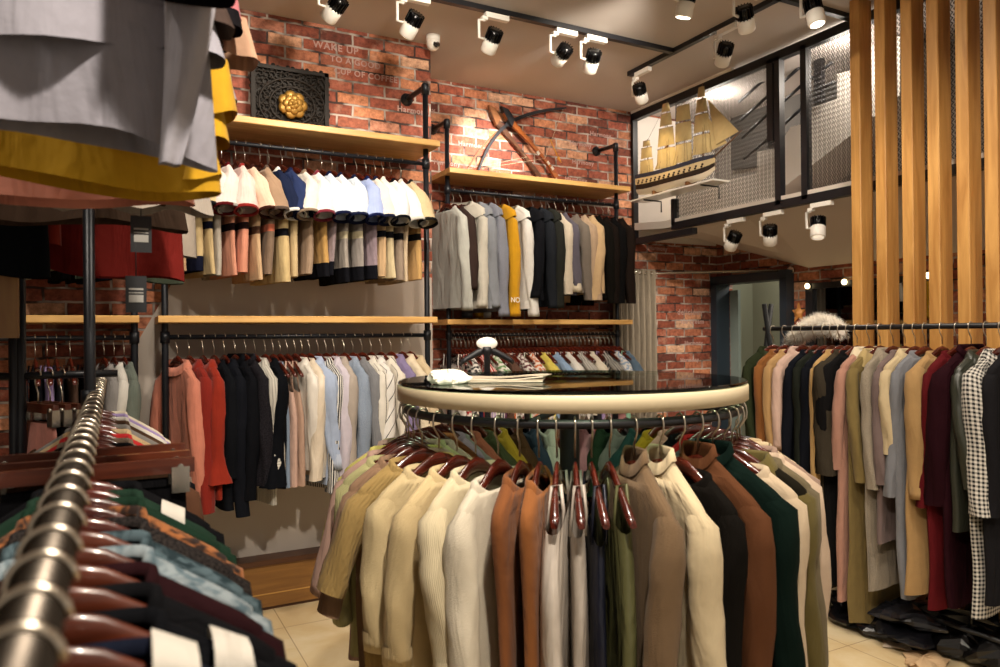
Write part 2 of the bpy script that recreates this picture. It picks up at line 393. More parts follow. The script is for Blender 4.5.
def garment(name, cat, label, loc, rz, group, body, L=.62, SL=.5, sleeve=None, cuff=None, collar='crew', cmat=None, chest=.21,
            flare=1.0, hd=.024, fold=.011, sr=.036, sout=.025, cuffw=.05, hem=None, front=1, sway=None, tag_=False, lab_=(), neckw=None, ruffle=0, seg=28):
    """a garment hanging from (0,0,0): body with folds, sleeves with cuffs, collar. body = [(down to fraction, material), ...]"""
    R = RNG
    root = thing(name, label, cat, loc, rz, group)
    bands = body if isinstance(body, list) else [(1.01, body)]
    bm0 = bands[0][1]; sleeve = sleeve or bm0; cmat = cmat or bm0
    nz0, zh = -.098, -.098-L
    p1, p2, p3, k1, k2 = R.uniform(0, 6), R.uniform(0, 6), R.uniform(0, 6), R.uniform(16, 26), R.uniform(14, 24)
    tw = R.uniform(-.02, .02)
    nw_ = neckw or R.uniform(.1, .116)
    prof = [(nw_+(.19-nw_)*q_, sho(nw_+(.19-nw_)*q_), .024+.005*q_) for q_ in (0, .15, .4, .65, .88)]+[(.197, sho(.189)-.010, .029), (.203, -.226, .030)]
    zs = -.226
    nb = 13
    for k in range(nb):
        f = (k+1)/nb
        z = zs+(zh-zs)*f
        w = chest+(chest*flare-chest)*f
        if f < .25: w = .203+(w-.203)*f/.25
        prof.append((w, z, .031+(hd-.031)*min(1, f*2)))
    rings = []
    for hw_, z, d_ in prof:
        fr = max(0, min(1, (zs-z)/max(.05, L-.12)))
        ring = []
        for i in range(seg):
            th = 2*PI*i/seg; c_, s_ = C(th), S(th)
            x = hw_*math.copysign(abs(c_)**.75, c_); y = d_*math.copysign(abs(s_)**.7, s_)
            am = fold*fr**.7
            if s_ > 0: y += am*S(x*k1+p1+z*1.5)
            else: y += am*S(x*k2+p2-z*1.5)
            y += tw*fr*x/.2+.006*fr*S(z*9+p3)
            x += .006*fr*S(z*14+p1)
            zz = z
            if hw_ < nw_+.02 and s_*front > .2: zz -= .04*s_*front
            if fr > .99: zz += .008*S(x*k1+p2)
            ring.append((x, y, zz))
        rings.append(ring)
    mats = [b[1] for b in bands]
    def mf(k):
        f = (nz0-prof[k][1]+.02)/L
        for i, b in enumerate(bands):
            if f <= b[0]: return i
        return len(bands)-1
    MB().loft(rings, mfun=mf).build('body', mats, root)
    if hem:
        r1 = rings[-1]; cen = Vector((0, 0, 0))
        hr = [[(x*1.012, y*1.03+math.copysign(.0015, y), z+dz) for x, y, z in r1] for dz in (.05, .025, -.004)]
        MB().loft(hr).build('hem_band', hem, root)
    if SL > 0:
        for sd in (-1, 1):
            sw = (R.uniform(-.025, .045)*front if sway is None else sway)
            n = 9 if SL < .35 else 14; rs = []
            short = SL < .35
            pj = R.uniform(0, 6)
            for k in range(n):
                f = k/(n-1)
                if k == 0: cx, cz, tx = .15, -.205, .8
                elif k == 1: cx, cz, tx = .188, -.236, .5
                else:
                    g = (k-1)/(n-2)
                    cx = .19+sout*(g**.6)+(.06*g if short else 0); cz = -.238-(SL-.025)*(g**.85 if not short else g)
                    tx = (.45 if short else .35*(1-g))
                T = Vector((sd*tx, 0, -1)).normalized(); Nn = T.cross(Vector((0, 1, 0)))
                ry = sr*(.5 if k == 0 else .8 if k == 1 else 1.0)
                rx = sr*(.95 if short else (1.05-.3*f))*(.8 if k == 0 else 1)
                if short: ry *= 1.0+.15*f
                else: ry *= 1.0-.22*max(0, f-.4)
                if ruffle and f > .75: ry *= 1+ruffle*(f-.75)*4; rx *= 1+ruffle*(f-.75)*4
                cen = Vector((sd*(cx+(.010*S(f*5+pj) if f > .3 and not short else 0)), sw*f*1.6+(.007*S(f*4+pj)*f if not short else 0), cz)); ring = []
                for i in range(16):
                    a = 2*PI*i/16
                    q = 1+.09*S(3*a+pj+f*9)*(0.3+f)*(0 if short and f > .9 else 1)+.05*S(f*24+a*2+pj)*(0 if short else .8)
                    if ruffle and f > .75: q += .18*S(a*5)
                    ring.append(cen+Vector((0, 1, 0))*C(a)*ry*q+Nn*S(a)*rx*q)
                rs.append(ring)
            so = MB().loft(rs).build('sleeve', sleeve, root)
            if cuff:
                e, e0 = rs[-1], rs[-2]; ce = sum(e, Vector())/16; c0 = sum(e0, Vector())/16; dr = (ce-c0).normalized()
                cr = []
                for q_, d_ in ((1.04, -cuffw), (1.08, -cuffw*.5), (1.07, .004), (.93, .0), (.9, -cuffw*.7)):
                    cr.append([ce+(p-ce)*q_+dr*d_ for p in e])
                MB().loft(cr).build('cuff', cuff, so)
    n0 = rings[0]
    def nb_(scale, dz, dy=1.0): return [(x*scale, y*scale*dy, z+dz) for x, y, z in n0]
    if collar == 'crew': MB().loft([nb_(1.12, -.012), nb_(1.06, .006), nb_(.96, .01), nb_(.9, -.004)]).build('neckband', cmat, root)
    elif collar == 'turtle': MB().loft([nb_(1.06, -.01), nb_(.84, .018, .95), nb_(.76, .036, .8), nb_(.86, .042, .95), nb_(.98, .012, 1.1)]).build('rolled_collar', cmat, root)
    elif collar == 'shirt': MB().loft([nb_(1.02, -.01), nb_(.96, .014), nb_(1.0, .02, 1.2), nb_(1.18, -.008, 1.4), nb_(1.24, -.024, 1.4)]).build('collar', cmat, root)
    elif collar == 'coat': MB().loft([nb_(1.02, -.01), nb_(.96, .014), nb_(1.04, .022, 1.25), nb_(1.32, -.022, 1.5), nb_(1.5, -.055, 1.45)]).build('collar', cmat, root)
    elif collar == 'hood':
        hr = []
        for k, (q, dz) in enumerate(((1.02, -.012), (1.15, .02), (1.0, .045), (.7, .052), (1.3, .03), (1.9, -.01), (2.0, -.05))):
            hr.append([(x*q, y*q*(1.1 if y*front > 0 else 1.25), z+dz) for x, y, z in n0])
        MB().loft(hr).build('hood', cmat, root)
    if lab_:
        for sx_ in lab_:
            z_ = sho(abs(sx_))+.006; mb = MB(); mb.loft([[(sx_-.018, yy, z_+zz+.018*.54*(1 if sx_ > 0 else -1)), (sx_+.018, yy, z_+zz-.018*.54*(1 if sx_ > 0 else -1))] for yy, zz in ((-.037, -.03), (-.033, -.004), (-.015, .006), (.015, .006), (.033, -.004), (.037, -.03))], closed=False); mb.build('size_label', fab('e4ddd2'), root)
    if tag_:
        MB().box((.045, front*.036, -.22), (.035, .0015, .07)).box((.045, front*.0375, -.235), (.026, .001, .03), 1).build('hang_tag', [M_BLACK, M_WHITE], root)
    return root

def camisole(label, loc, rz, group, mat, L=.5, w=.17, name='camisole', cat='top', strapm=None, top=-.30, hd=.02, fold=.006, flare=1.05):
    root = thing(name, label, cat, loc, rz, group); R = RNG
    p1, k1 = R.uniform(0, 6), R.uniform(18, 30); rings = []
    for k in range(12):
        f = k/11; z = top-L*f; hw_ = w*(.8+.2*min(1, f*4))*(1+(flare-1)*f); ring = []
        for i in range(22):
            th = 2*PI*i/22; c_, s_ = C(th), S(th)
            x = hw_*math.copysign(abs(c_)**.8, c_); y = (hd+.004*f)*math.copysign(abs(s_)**.7, s_)+fold*f**.6*S(x*k1+p1+f*2)
            ring.append((x, y, z-.04*C(th*2)*.5*(1-f)+.02*(1-f)))
        rings.append(ring)
    MB().loft(rings).build('body', mat, root)
    for sd in (-1, 1):
        xs = .095*sd
        MB().tube([(xs*1.1, -.018, top-.005), (xs, -.012, (top+bar_z(.09))/2), (xs, -.006, bar_z(.09)+.016), (xs, .016, bar_z(.09)+.02), (xs, .022, (top+bar_z(.09))/2), (xs*1.1, .018, top-.005)], .0045, 5).build('strap', strapm or mat, root)
    return root

USED = {}
def uniq(lab):
    USED[lab] = USED.get(lab, 0)+1
    return lab
def hang_row(rows, where, group, hgroup):
    """rows: list of dict(pos, rz, look, fn). The label says the look and the rail; the hanger is named by what it carries"""
    looks = [r['look'] for r in rows]
    for i, r in enumerate(rows):
        lk = r['look']
        if looks.count(lk) > 1:
            nb = looks[i-1] if i and looks[i-1] != lk else (looks[i+1] if i+1 < len(looks) and looks[i+1] != lk else looks[i-2] if i > 1 else lk)
            lk = lk+' beside '+' '.join(nb.split()[:3])
        lab = lk+' '+where
        r['fn'](uniq(lab), r['pos'], r['rz'], group)
        hanger(r['pos'], r['rz'], uniq('hanger of the '+lab), hgroup, r.get('bar'))

def G(look, pos, rz, **kw):
    nm, ct = kw.pop('nm', 'blouse'), kw.pop('ct', 'top'); bar = kw.pop('bar', None)
    return dict(look=look, pos=tuple(pos), rz=rz, bar=bar, fn=lambda lab, p, r, g: garment(nm, ct, lab, p, r, g, **kw))
def K(look, pos, rz, mat, **kw):
    return dict(look=look, pos=tuple(pos), rz=rz, fn=lambda lab, p, r, g: camisole(lab, p, r, g, mat, **kw))
# ------------------------------------------------------------------ pipe frames and shelves on the back wall
def flange(mb, x, y, z, mi=0):
    mb.lathe([(.0, 0), (.04, 0), (.04, .012), (.02, .016), (.02, .04), (.0, .04)], 16, (x, y, z), mi, M=Matrix.Rotation(PI/2, 3, 'X'))
def pipe_frame(label, xs, v, wall, rails, ztop, right_rail=.0):
    root = thing('pipe_frame', label, 'clothes rail', (xs[0], v, 0), 0, 'pipe frames on the brick wall')
    for x in xs:
        mb = MB(); X = x-xs[0]
        mb.tube([(X, 0, 0), (X, 0, ztop)], .0165, 12)
        mb.build('pole', M_PIPE, root)
        mb = MB(); mb.tube([(X, 0, ztop-.012), (X, .012, ztop), (X, wall-v, ztop+.012)], .0165, 12)
        mb.lathe([(0, -.05), (.023, -.05), (.023, .01), (.018, .018), (0, .018)], 14, (X, 0, ztop))
        flange(mb, X, wall-v-.001, ztop+.012); mb.build('wall_bracket', M_PIPE, root)
        for z in rails:
            MB().lathe([(0, -.03), (.023, -.03), (.023, .03), (0, .03)], 14, (X, 0, z)).build('pipe_joint', M_PIPE, root)
    for z in rails:
        MB().tube([(-.0, 0, z), (xs[1]-xs[0], 0, z)], .0125, 12).build('rail', M_PIPE, root)
    return root
pipe_frame('black pipe clothes frame under the carved panel, carrying two rails', (.235, 1.675), PA, VA, (1.556, 2.588), 3.055)
pipe_frame('black pipe clothes frame under the crossbows, carrying two rails', (2.09, 3.56), PB, VB, (1.556, 2.58), 3.06)
pipe_frame('black pipe clothes frame against brick behind the black post', (-1.05, .095), PA, VA, (1.556, 2.588), 3.055)
def shelf(label, x0, x1, y0, y1, ztop):
    mb = MB(); t_, e = .036, .004
    prof = [(y0, ztop-e), (y0+e, ztop), (y1, ztop), (y1, ztop-t_), (y0+e, ztop-t_), (y0, ztop-t_+e)]
    mb.prism([(x0, y, z) for y, z in prof], (x1-x0, 0, 0))
    return tag(mb.build('wooden_shelf', M_OAK), label, 'shelf', 'oak shelves on the pipe frames')
ZS1, ZS2 = 2.712, 1.664
shelf('oak shelf carrying the carved dark panel', .2, 1.725, 4.0, VA, ZS1)
shelf('oak shelf between the short dresses and the long blouses', .2, 1.70, 4.0, VA, ZS2)
shelf('oak shelf with two crossbows leaning above it', 2.055, 3.61, 4.6, VB, ZS1)
shelf('oak shelf directly below the hoodies and dark blazers', 2.03, 3.62, 4.6, VB, ZS2)
shelf('oak shelf seen behind the black post of the near rack', -1.1, .115, 4.0, VA, ZS2)

# ------------------------------------------------------------------ row: short dresses under the carved panel
NAVY, BLK = fab('151a33'), fab('0d0d11')
rows = []
def up(px, look, b1, b2, cuff, band=None, hemc=None, sl=None, col_='crew', cm=None):
    body = [(.46, fab(b1))]
    if band: body += [(.56, fab(b1 if band[1] else b2)), (.66, fab(band[0]))]
    body += [(.88 if hemc else 1.1, fab(b2))]
    if hemc: body += [(1.1, fab(hemc))]
    p = P(px, 158, 1, PA); p.z = 2.588
    rows.append(G(look, p, rad(102+RNG.uniform(-5, 5)), nm='short_dress', ct='dress', body=body, L=.63+RNG.uniform(-.03, .02), SL=.19, sleeve=fab(sl or b1), cuff=fab(cuff), cmat=fab(cm or cuff),
                  collar=col_, chest=.195, flare=1.05, sr=.05, sout=.018, cuffw=.016, hd=.026, fold=.007))
up(172, 'cream and tan dress', 'e6dcc8', 'c9a27c', '1a1a20', ('15151c', 0))
up(184, 'cream dress with dark blue block', 'e9dcbc', 'd6bb8a', '15151c', None, '15182c')
up(197, 'khaki dress with navy pocket', 'd8c08e', 'd6bb8a', '17171d', ('1b1e33', 0))
up(209, 'white dress with grey cuffs', 'ece6dc', 'b9aea0', 'a6a19a')
up(221.6, 'pale pink dress with wine cuffs', 'f3ded8', 'e9a184', '5a1418', ('22161a', 0))
up(235.6, 'pink dress with scarlet cuffs', 'f4d5cd', 'e89c80', '8e1d18', ('2a1a1a', 0))
up(244.8, 'peach dress with brown belt', 'f2cdb4', 'dcb78e', '3a1c16', ('5a3c2c', 0))
up(260, 'taupe dress with coral stripe', 'a98a70', '8c7460', '55453c', ('e07a5c', 0))
up(269, 'navy dress with beige skirt', '1d2540', 'e0c48e', 'e9e6e0', ('17181f', 0))
up(282, 'dark blue dress with tan skirt', '26335c', 'd9bd8e', '1a2140')
up(294, 'ivory dress with taupe skirt', 'efe5d8', 'ae937a', '8a7560')
up(307.6, 'white dress with burgundy cuffs', 'f4eeea', 'c99d5c', '7c2436', None, '15151b')
up(321.6, 'ice blue dress with mauve skirt', 'd5e0f2', '9f8c8e', '141a38', None, '15151c')
up(332, 'white dress with navy cuffs', 'f2f2f4', 'aaa096', '151b36', ('e6d8b4', 0), '14141a')
up(345, 'pearl blue dress with grey skirt', 'dbe5f2', 'a39a94', '161d3a', ('e3d5b0', 0), '15151b')
up(356.6, 'periwinkle blue dress', 'a9b8e4', 'a38f98', '141c44', None, '15151c')
up(366, 'shell pink dress with navy stripe', 'f0e2d6', 'd9b58a', '1c2036', ('14151d', 0))
up(375, 'white dress with cream skirt', 'f3efe8', 'e0cda4', 'e8e0d0', ('1a1a1e', 0))
up(383, 'white dress with black cuffs', 'f2f0ee', 'a08c7a', '111216', ('15161b', 0))
up(391, 'white dress with plain cuffs', 'f4f0ec', 'd8c0a0', 'd8d2c8')
up(401, 'sand dress with black stripe', 'dcc39a', 'cfa468', '22201e', ('1c1a18', 0))
hang_row(rows, 'under the carved panel', 'short dresses under the carved panel', 'hangers of the short dresses')

# ------------------------------------------------------------------ row: long blouses on the lower rail
rows = []
def lo(px, look, mat, L=.68, SL=.56, col_='shirt', yaw=106, **kw):
    p = P(px, 337, 1, PA); p.z = 1.556
    kw.setdefault('sr', .04)
    rows.append(G(look, p, rad(yaw+RNG.uniform(-4, 4)), body=mat, L=L, SL=SL, collar=col_, **kw))
lo(177, 'salmon pink blouse', fab('dc8a72'), .62, .58)
lo(189, 'rust red blouse', fab('8c2418'), .72, .66)
lo(203, 'rust red blouse with frilled cuffs', fab('9c2c18'), .72, .52, ruffle=.8)
lo(214, 'black crew blouse', fab('121419'), .78, .5, 'crew')
lo(224, 'black long-sleeved shirt', fab('15171e'), .74, .7)
lo(235, 'black tie-neck blouse', fab('101116'), .7, .62, 'turtle')
lo(245.5, 'sheer black lace blouse', fab('16151a', 'lace', '2a272c'), .66, .55, 'turtle', ruffle=.5)
lo(255, 'pale grey striped shirt', fab('d8d2c6', 'stripe', 'a8a49c', .016, .3), .78, .5, cuff=fab('e6e0d4', 'hoop', '8e8a84', .014, .2), cuffw=.07)
lo(265, 'black blouse with frilled sleeves', fab('0e1015'), .7, .56, ruffle=.9)
K_ = lambda px: (lambda p: Vector((p.x, p.y, 1.556)))(P(px, 337, 1, PA))
rows.append(K('grey blue camisole', K_(273), rad(106), fab('8b9bb0')))
rows.append(K('blush pink camisole', K_(280), rad(106), fab('d9b3a2')))
rows.append(K('nude camisole', K_(287), rad(105), fab('c8a48e')))
lo(295, 'white silky blouse', fab('efe6da', 'satin'), .62, .54)
lo(302, 'cream silky blouse', fab('ead9c2', 'satin'), .66, .55, 'crew')
lo(309.5, 'light blue shirt with rolled cuffs', fab('b3c1dc'), .7, .5, cuff=fab('c6d1e6'), cuffw=.08, sr=.055)
lo(318, 'black and white pinstriped shirt', fab('e6e2dc', 'stripe', '15151a', .014, .5), .74, .62)
lo(326, 'pale lilac shirt', fab('d6ccd8'), .64, .58)
lo(334, 'stone beige shirt', fab('b9aca0'), .62, .52)
lo(344, 'denim blue speckled shirt', fab('7c8ca4', 'melange', 'a9b4c4'), .82, .6)
lo(353, 'grey cable blouse', fab('86868a', 'cable'), .7, .58, 'crew')
lo(362, 'cream blouse with thin black stripes', fab('ebe3d6', 'stripe', '26262c', .045, .08), .62, .5)
lo(371, 'white blouse with slanted black stripes', fab('efe9e2', 'stripe', '1c1c24', .05, .09, .6), .64, .5)
lo(381, 'ivory blouse with wide black stripes', fab('ece2d2', 'stripe', '2a2a30', .06, .07, .35), .66, .52)
lo(391, 'violet blouse', fab('8d7fa6'), .6, .5)
lo(402, 'cream plain blouse', fab('ead9bc'), .62, .5)
lo(410, 'beige plain blouse', fab('dcc6a2'), .62, .5)
hang_row(rows, 'on the lower rail', 'long blouses on the lower rail', 'hangers of the long blouses')

# ------------------------------------------------------------------ row: hoodies and blazers under the crossbows
rows = []
def hb(px, look, mat, L=.72, SL=.6, col_='hood', yaw=101, **kw):
    p = P(px, 194+(px-450)*.09, 1, PB); p.z = 2.58
    kw.setdefault('sr', .045); kw.setdefault('chest', .225); kw.setdefault('nm', 'hoodie'); kw.setdefault('ct', 'hoodie' if col_ == 'hood' else 'jacket')
    kw.setdefault('cuff', mat)
    rows.append(G(look, p, rad(yaw+RNG.uniform(-4, 4)), body=mat, L=L, SL=SL, collar=col_, hem=kw.pop('hem', mat if col_ == 'hood' else None), **kw))
hb(446, 'pale grey sweatshirt', fab('c4c4bc'), .74, .64, 'crew', nm='sweatshirt', ct='sweatshirt')
hb(453.5, 'dark brown sweatshirt', fab('3d2f2b'), .62, .5, 'crew', nm='sweatshirt', ct='sweatshirt')
hb(461.3, 'stone grey hoodie', fab('cfc8ba'), .74, .62, yaw=118, hd=.035)
hb(472, 'slate grey hoodie', fab('8e929a'), .74, .62)
hb(483, 'grey marl hoodie', fab('9a9ca8', 'melange', '7c7f8c'), .76, .68)
hb(495.8, 'mustard yellow hoodie', fab('e0a51e'), .7, .68, sway=0)
hb(509, 'white hoodie', fab('f0ece6'), .74, .68)
hb(523, 'black zip hoodie', fab('15161b'), .68, .55, 'hood')
hb(533, 'charcoal hoodie', fab('23262c'), .72, .62, hd=.034)
hb(542, 'dark olive hoodie', fab('2a2b27'), .7, .62)
J = dict(nm='blazer', cuff=None)
hb(549, 'cream blazer', fab('d9cbb6'), .58, .52, 'coat', **J)
hb(556, 'mauve grey blazer with pale cuffs', fab('5f5a66'), .64, .5, 'coat', nm='blazer', cuff=fab('e6d8c0'), cuffw=.06)
hb(565, 'grey brown blazer', fab('7d7268'), .62, .56, 'coat', **J)
hb(574, 'beige blazer', fab('c2a68a'), .62, .56, 'coat', **J)
hb(582, 'sand blazer', fab('d8b78c'), .62, .56, 'coat', **J)
hb(589, 'black blazer', fab('14120f'), .66, .58, 'coat', **J)
hb(596, 'black brown blazer', fab('1d1613'), .66, .58, 'coat', **J)
hb(603, 'coal black blazer', fab('100f10'), .66, .58, 'coat', **J)
hb(610, 'deep brown blazer', fab('231a16'), .66, .58, 'coat', **J)
hang_row(rows, 'under the crossbows', 'hoodies and blazers under the crossbows', 'hangers of the hoodies and blazers')
yh_ = [o for o in bpy.data.objects if o.get('label', '').startswith('mustard yellow hoodie')][0]
cu = bpy.data.curves.new('sleeve_lettering', 'FONT'); cu.body = 'NO'; cu.size = .052; cu.extrude = .001; cu.align_x = 'CENTER'; cu.materials.append(M_WHITE)
o = text_mesh('sleeve_lettering', cu); o.parent = yh_; o.location = (-.254, .03, -.80); o.rotation_euler = (PI/2, 0, -PI/2)

# ------------------------------------------------------------------ row: packed summer tops on the low rail behind the round table
PAL = [('charcoal', '2b2a2e'), ('white', 'e8e2da'), ('black', '121216'), ('grey', '8a8782'), ('ivory', 'e2d6c2'), ('dusty rose', 'b98484'), ('leaf green', '5f8a4e'), ('orange', 'c4622c'),
       ('navy', '1c2238'), ('mint', '8fc0a4'), ('lilac', 'a890bc'), ('scarlet', 'b3221c'), ('sand', 'c4a47c'), ('plum', '5c3550'), ('sky blue', '8ea6c4'), ('olive', '6d6a3a'), ('wine', '5a1a26'), ('cocoa', '5a4034'), ('lemon', 'd8c45a'), ('steel blue', '55697c')]
KINDS = [('plain', '', None), ('print', 'patterned', 'e6ded4'), ('stripe', 'striped', 'ddd6cc')]
rows = []; n = 42; R3 = random.Random(11); combos = [(c, k) for k in KINDS for c in PAL]; order = list(range(len(combos))); R3.shuffle(order)
for i in range(n):
    (cn, ch), (kd, kn, h2) = combos[order[i]]
    px = 453+(617-453)*i/(n-1)
    p = P(px, 336, 1, PB); p.z = 1.556
    m = fab(ch, kd, h2, .02, .4) if kd != 'plain' else fab(ch)
    lk = (kn+' ' if kn else '')+cn+' camisole'
    if i % 3 == 2:
        rows.append(G(lk.replace('camisole', 'short-sleeved top'), p, rad(103+R3.uniform(-5, 5)), nm='summer_top', body=m, L=.52, SL=.12, sr=.04, chest=.17, seg=18, neckw=.125))
    else: rows.append(K(lk, p, rad(103+R3.uniform(-5, 5)), m, top=-.25, L=.42, w=.15))
hang_row(rows, 'behind the round table', 'summer tops packed on the low rail', 'hangers of the summer tops')

# ------------------------------------------------------------------ bay behind the black post
rows = []
for i, (lk, h, L) in enumerate((('dark grey trousers', '2e2d33', .8), ('black skirt', '111217', .6), ('lavender skirt', '9c86b4', .5), ('charcoal skirt', '26252a', .6), ('brown skirt', '4a352a', .6), ('black trousers', '15151b', .85), ('ash grey blouse', '8e8a88', .6), ('white blouse', 'ddd8d0', .6), ('grey green blouse', '6d756c', .6))):
    px = (22, 35, 47, 56, 70, 85, 104, 114, 124)[i]
    p = P(px, 337, 1, PA); p.z = 1.556
    rows.append(K(lk, p, rad(100), fab(h), top=-.2, L=L, w=.17, name='garment', cat='clothes') if i < 6 else G(lk, p, rad(103), body=fab(h), L=L, SL=.5))
hang_row(rows, 'behind the black post', 'clothes behind the black post', 'hangers behind the black post')
rows = []
for i, (px, lk, h, L, cf) in enumerate(((20, 'white blouse with wide sleeves', 'e6dcd0', .66, 'e6dcd0'), (38, 'cream blouse with wide sleeves', 'ddd0b4', .62, 'e6d6b0'), (58, 'black jacket with white cuffs', '16161a', .66, 'd9d2c8'), (76, 'black jacket', '14141a', .66, '14141a'), (92, 'dark navy jacket', '1a2030', .66, '1a2030'), (108, 'black blouse', '1a181c', .62, '1a181c'))):
    p = P(px, 158, 1, PA); p.z = 2.588
    rows.append(G(lk, p, rad(104), body=fab(h), L=L, SL=.5, cuff=fab(cf), cuffw=.1, collar='shirt', sr=.06))
hang_row(rows, 'above the wall shelf', 'jackets above the wall shelf behind the post', 'hangers above the wall shelf')

# ------------------------------------------------------------------ round table
TX, TY, TZ, TR = 1.315, 2.005, 1.40, .556
tb = thing('round_display_table', 'round display table with white rim, glass top and hanging ring', 'table', (TX, TY, 0))
MB().lathe([(TR-.012, TZ-.05), (TR, TZ-.048), (TR, TZ-.006), (TR-.003, TZ-.003), (TR-.014, TZ-.003), (TR-.014, TZ-.05), (TR-.012, TZ-.05)], 96).build('rim', flat('d6c6a6', .45), tb)
MB().lathe([(0, TZ-.002), (TR-.02, TZ-.002), (TR-.0065, TZ-.002), (TR-.006, TZ-.002), (TR-.003, TZ+.001), (TR-.003, TZ+.006), (TR-.006, TZ+.008), (TR-.0065, TZ+.008), (TR-.02, TZ+.008), (0, TZ+.008)], 96).build('glass_top', M_GLASS, tb)
RZ, RR = 1.322, .53
MB().tube([(RR*C(2*PI*i/80), RR*S(2*PI*i/80), RZ) for i in range(80)], .0125, 10, loop=True).build('hanging_ring', M_BLACK, tb)
MB().lathe([(.032, .02), (.032, TZ-.06)], 20).build('post', M_BLACK, tb)
for k in range(4):
    a = PI/4+k*PI/2
    MB().tube([(.03*C(a), .03*S(a), RZ), (RR*C(a), RR*S(a), RZ)], .010, 8).tube([(.03*C(a), .03*S(a), TZ-.03), ((TR-.01)*C(a), (TR-.01)*S(a), TZ-.03)], .011, 8).tube([(RR*C(a), RR*S(a), RZ), (RR*C(a), RR*S(a), TZ-.03)], .008, 8).build('spoke', M_BLACK, tb)
MB().lathe([(0, 0), (.4, 0), (.4, .012), (.05, .022), (.032, .05)], 48).build('base', M_BLACK, tb)

CAMA = math.atan2(-TY, -TX)
rows = []
def rg(phi, look, **kw):
    a = CAMA+rad(phi)
    p = (TX+RR*C(a), TY+RR*S(a), RZ)
    fr = 1 if phi < 8 else -1
    kw.setdefault('L', .66); kw.setdefault('SL', .44); kw.setdefault('sout', .012); kw.setdefault('neckw', .062 if kw.get('collar') == 'turtle' else RNG.uniform(.095, .12)); kw.setdefault('sr', .034); kw['sr'] = min(kw['sr'], .042); kw.setdefault('chest', .18)
    rows.append(G(look, p, a+rad(RNG.uniform(-4, 4)), front=fr, nm=kw.pop('nm', 'sweater'), ct=kw.pop('ct', 'sweater'), **kw))
def rc(phi, look, mat, **kw):
    a = CAMA+rad(phi); rows.append(K(look, (TX+RR*C(a), TY+RR*S(a), RZ), a, mat, **kw))
F = fab
CU = dict(cuffw=.05)
rg(-118, 'lilac cardigan', body=F('a891a8', 'rib'), SL=.33)
rg(-110, 'orange cardigan', body=F('c4794a', 'rib'), SL=.33)
rg(-102, 'pale pink ribbed cardigan', body=F('cdb4a4', 'rib'), SL=.33)
rg(-95, 'pale lime cardigan', body=F('c4c08e', 'knit'), SL=.33)
rg(-88, 'greyish pink ribbed cardigan', body=F('bfa596', 'rib'), SL=.33, cuff=F('bfa596', 'rib'))
rg(-81, 'lemon yellow cardigan', body=F('cfc670', 'knit'), SL=.33, cuff=F('cfc670', 'rib'))
rg(-74, 'rose ribbed cardigan', body=F('c4a091', 'rib'), SL=.33, cuff=F('c4a091', 'rib'))
rg(-67, 'yellow green cardigan', body=F('c0bb86', 'rib'), SL=.4, cuff=F('c0bb86', 'rib'), L=.62)
rg(-60, 'mauve brown cable sweater', body=F('9d7c62', 'cable'), SL=.33, L=.66)
rg(-53, 'tan cable knit sweater', body=F('b3955c', 'cable'), SL=.26, sr=.06, L=.74)
rg(-43, 'cream crew neck sweater', body=F('e6cfa0', 'knit'), SL=.37, cuff=F('e6cfa0', 'rib'), L=.62, sr=.052, hd=.034)
rg(-35, 'vanilla sweater', body=F('e2c999', 'knit'), SL=.38, cuff=F('e2c999', 'rib'), L=.68, sr=.048)
rg(-28, 'ivory ribbed cardigan', body=F('ecdcb8', 'rib'), SL=.38, cuff=F('ecdcb8', 'rib'), L=.7, sr=.05)
rg(-20.5, 'off white sweater', body=F('eee2cc', 'knit'), SL=.42, L=.74, sr=.048)
rg(-14, 'caramel sleeveless dress', body=F('8c542c'), SL=0, L=.86, nm='sleeveless_dress', ct='dress', chest=.175, fold=.014, flare=1.1)
rg(-8.5, 'toffee sleeveless dress', body=F('965c2e'), SL=0, L=.9, nm='sleeveless_dress', ct='dress', chest=.18, fold=.014, flare=1.1)
rc(-3.5, 'white satin camisole', F('e6dace', 'satin'), L=.5, w=.2, hd=.03, fold=.012, top=-.24)
rc(1.5, 'pearl grey strap dress', F('c4b8ac', 'satin'), L=.8, name='strap_dress', cat='dress', w=.18, fold=.012, top=-.25)
rc(6, 'midnight blue strap dress', F('161a2c', 'satin'), L=.85, name='strap_dress', cat='dress', w=.18, fold=.012, top=-.27)
rc(11, 'olive green satin strap dress', F('6b6a45', 'satin'), L=.9, name='strap_dress', cat='dress', w=.19, hd=.026, fold=.014, top=-.24)
rg(18, 'taupe turtleneck', body=F('7d6449', 'knit'), collar='turtle', SL=.55, L=.8, sr=.05, hd=.036)
rg(26, 'cream turtleneck', body=F('dfcba6'), collar='turtle', SL=.55, L=.8, sr=.05)
rg(33, 'black sweater', body=F('14110e', 'knit'), SL=.55, L=.85)
rg(40, 'brown turtleneck', body=F('643c22', 'knit'), collar='turtle', SL=.58, L=.85, sr=.05)
rg(47, 'bottle green sweater', body=F('0c1d18', 'knit'), SL=.58, L=.85, sr=.05, collar='turtle')
rg(54, 'oatmeal sweater', body=F('d9c2a4', 'knit'), SL=.55, L=.82)
rg(60.5, 'black and olive cardigan', body=F('1f1c14', 'knit'), sleeve=F('6a5d30', 'knit'), SL=.56, L=.84, collar='coat', cmat=F('6a5d30', 'knit'))
rg(67, 'khaki grey sweater', body=F('776a50', 'knit'), SL=.55, L=.82)
rg(74, 'pinkish cream sweater', body=F('d9bfa6', 'knit'), SL=.6, L=.85, sr=.05)
rg(82, 'mauve taupe sweater', body=F('a68a7a', 'knit'), SL=.6, L=.85, sr=.045)
rg(90, 'brown striped beige sweater', body=F('cdb894', 'hoop', '7a6a50', .02, .25), SL=.5)
rg(98, 'sand sweater', body=F('c2a884', 'knit'), SL=.5)
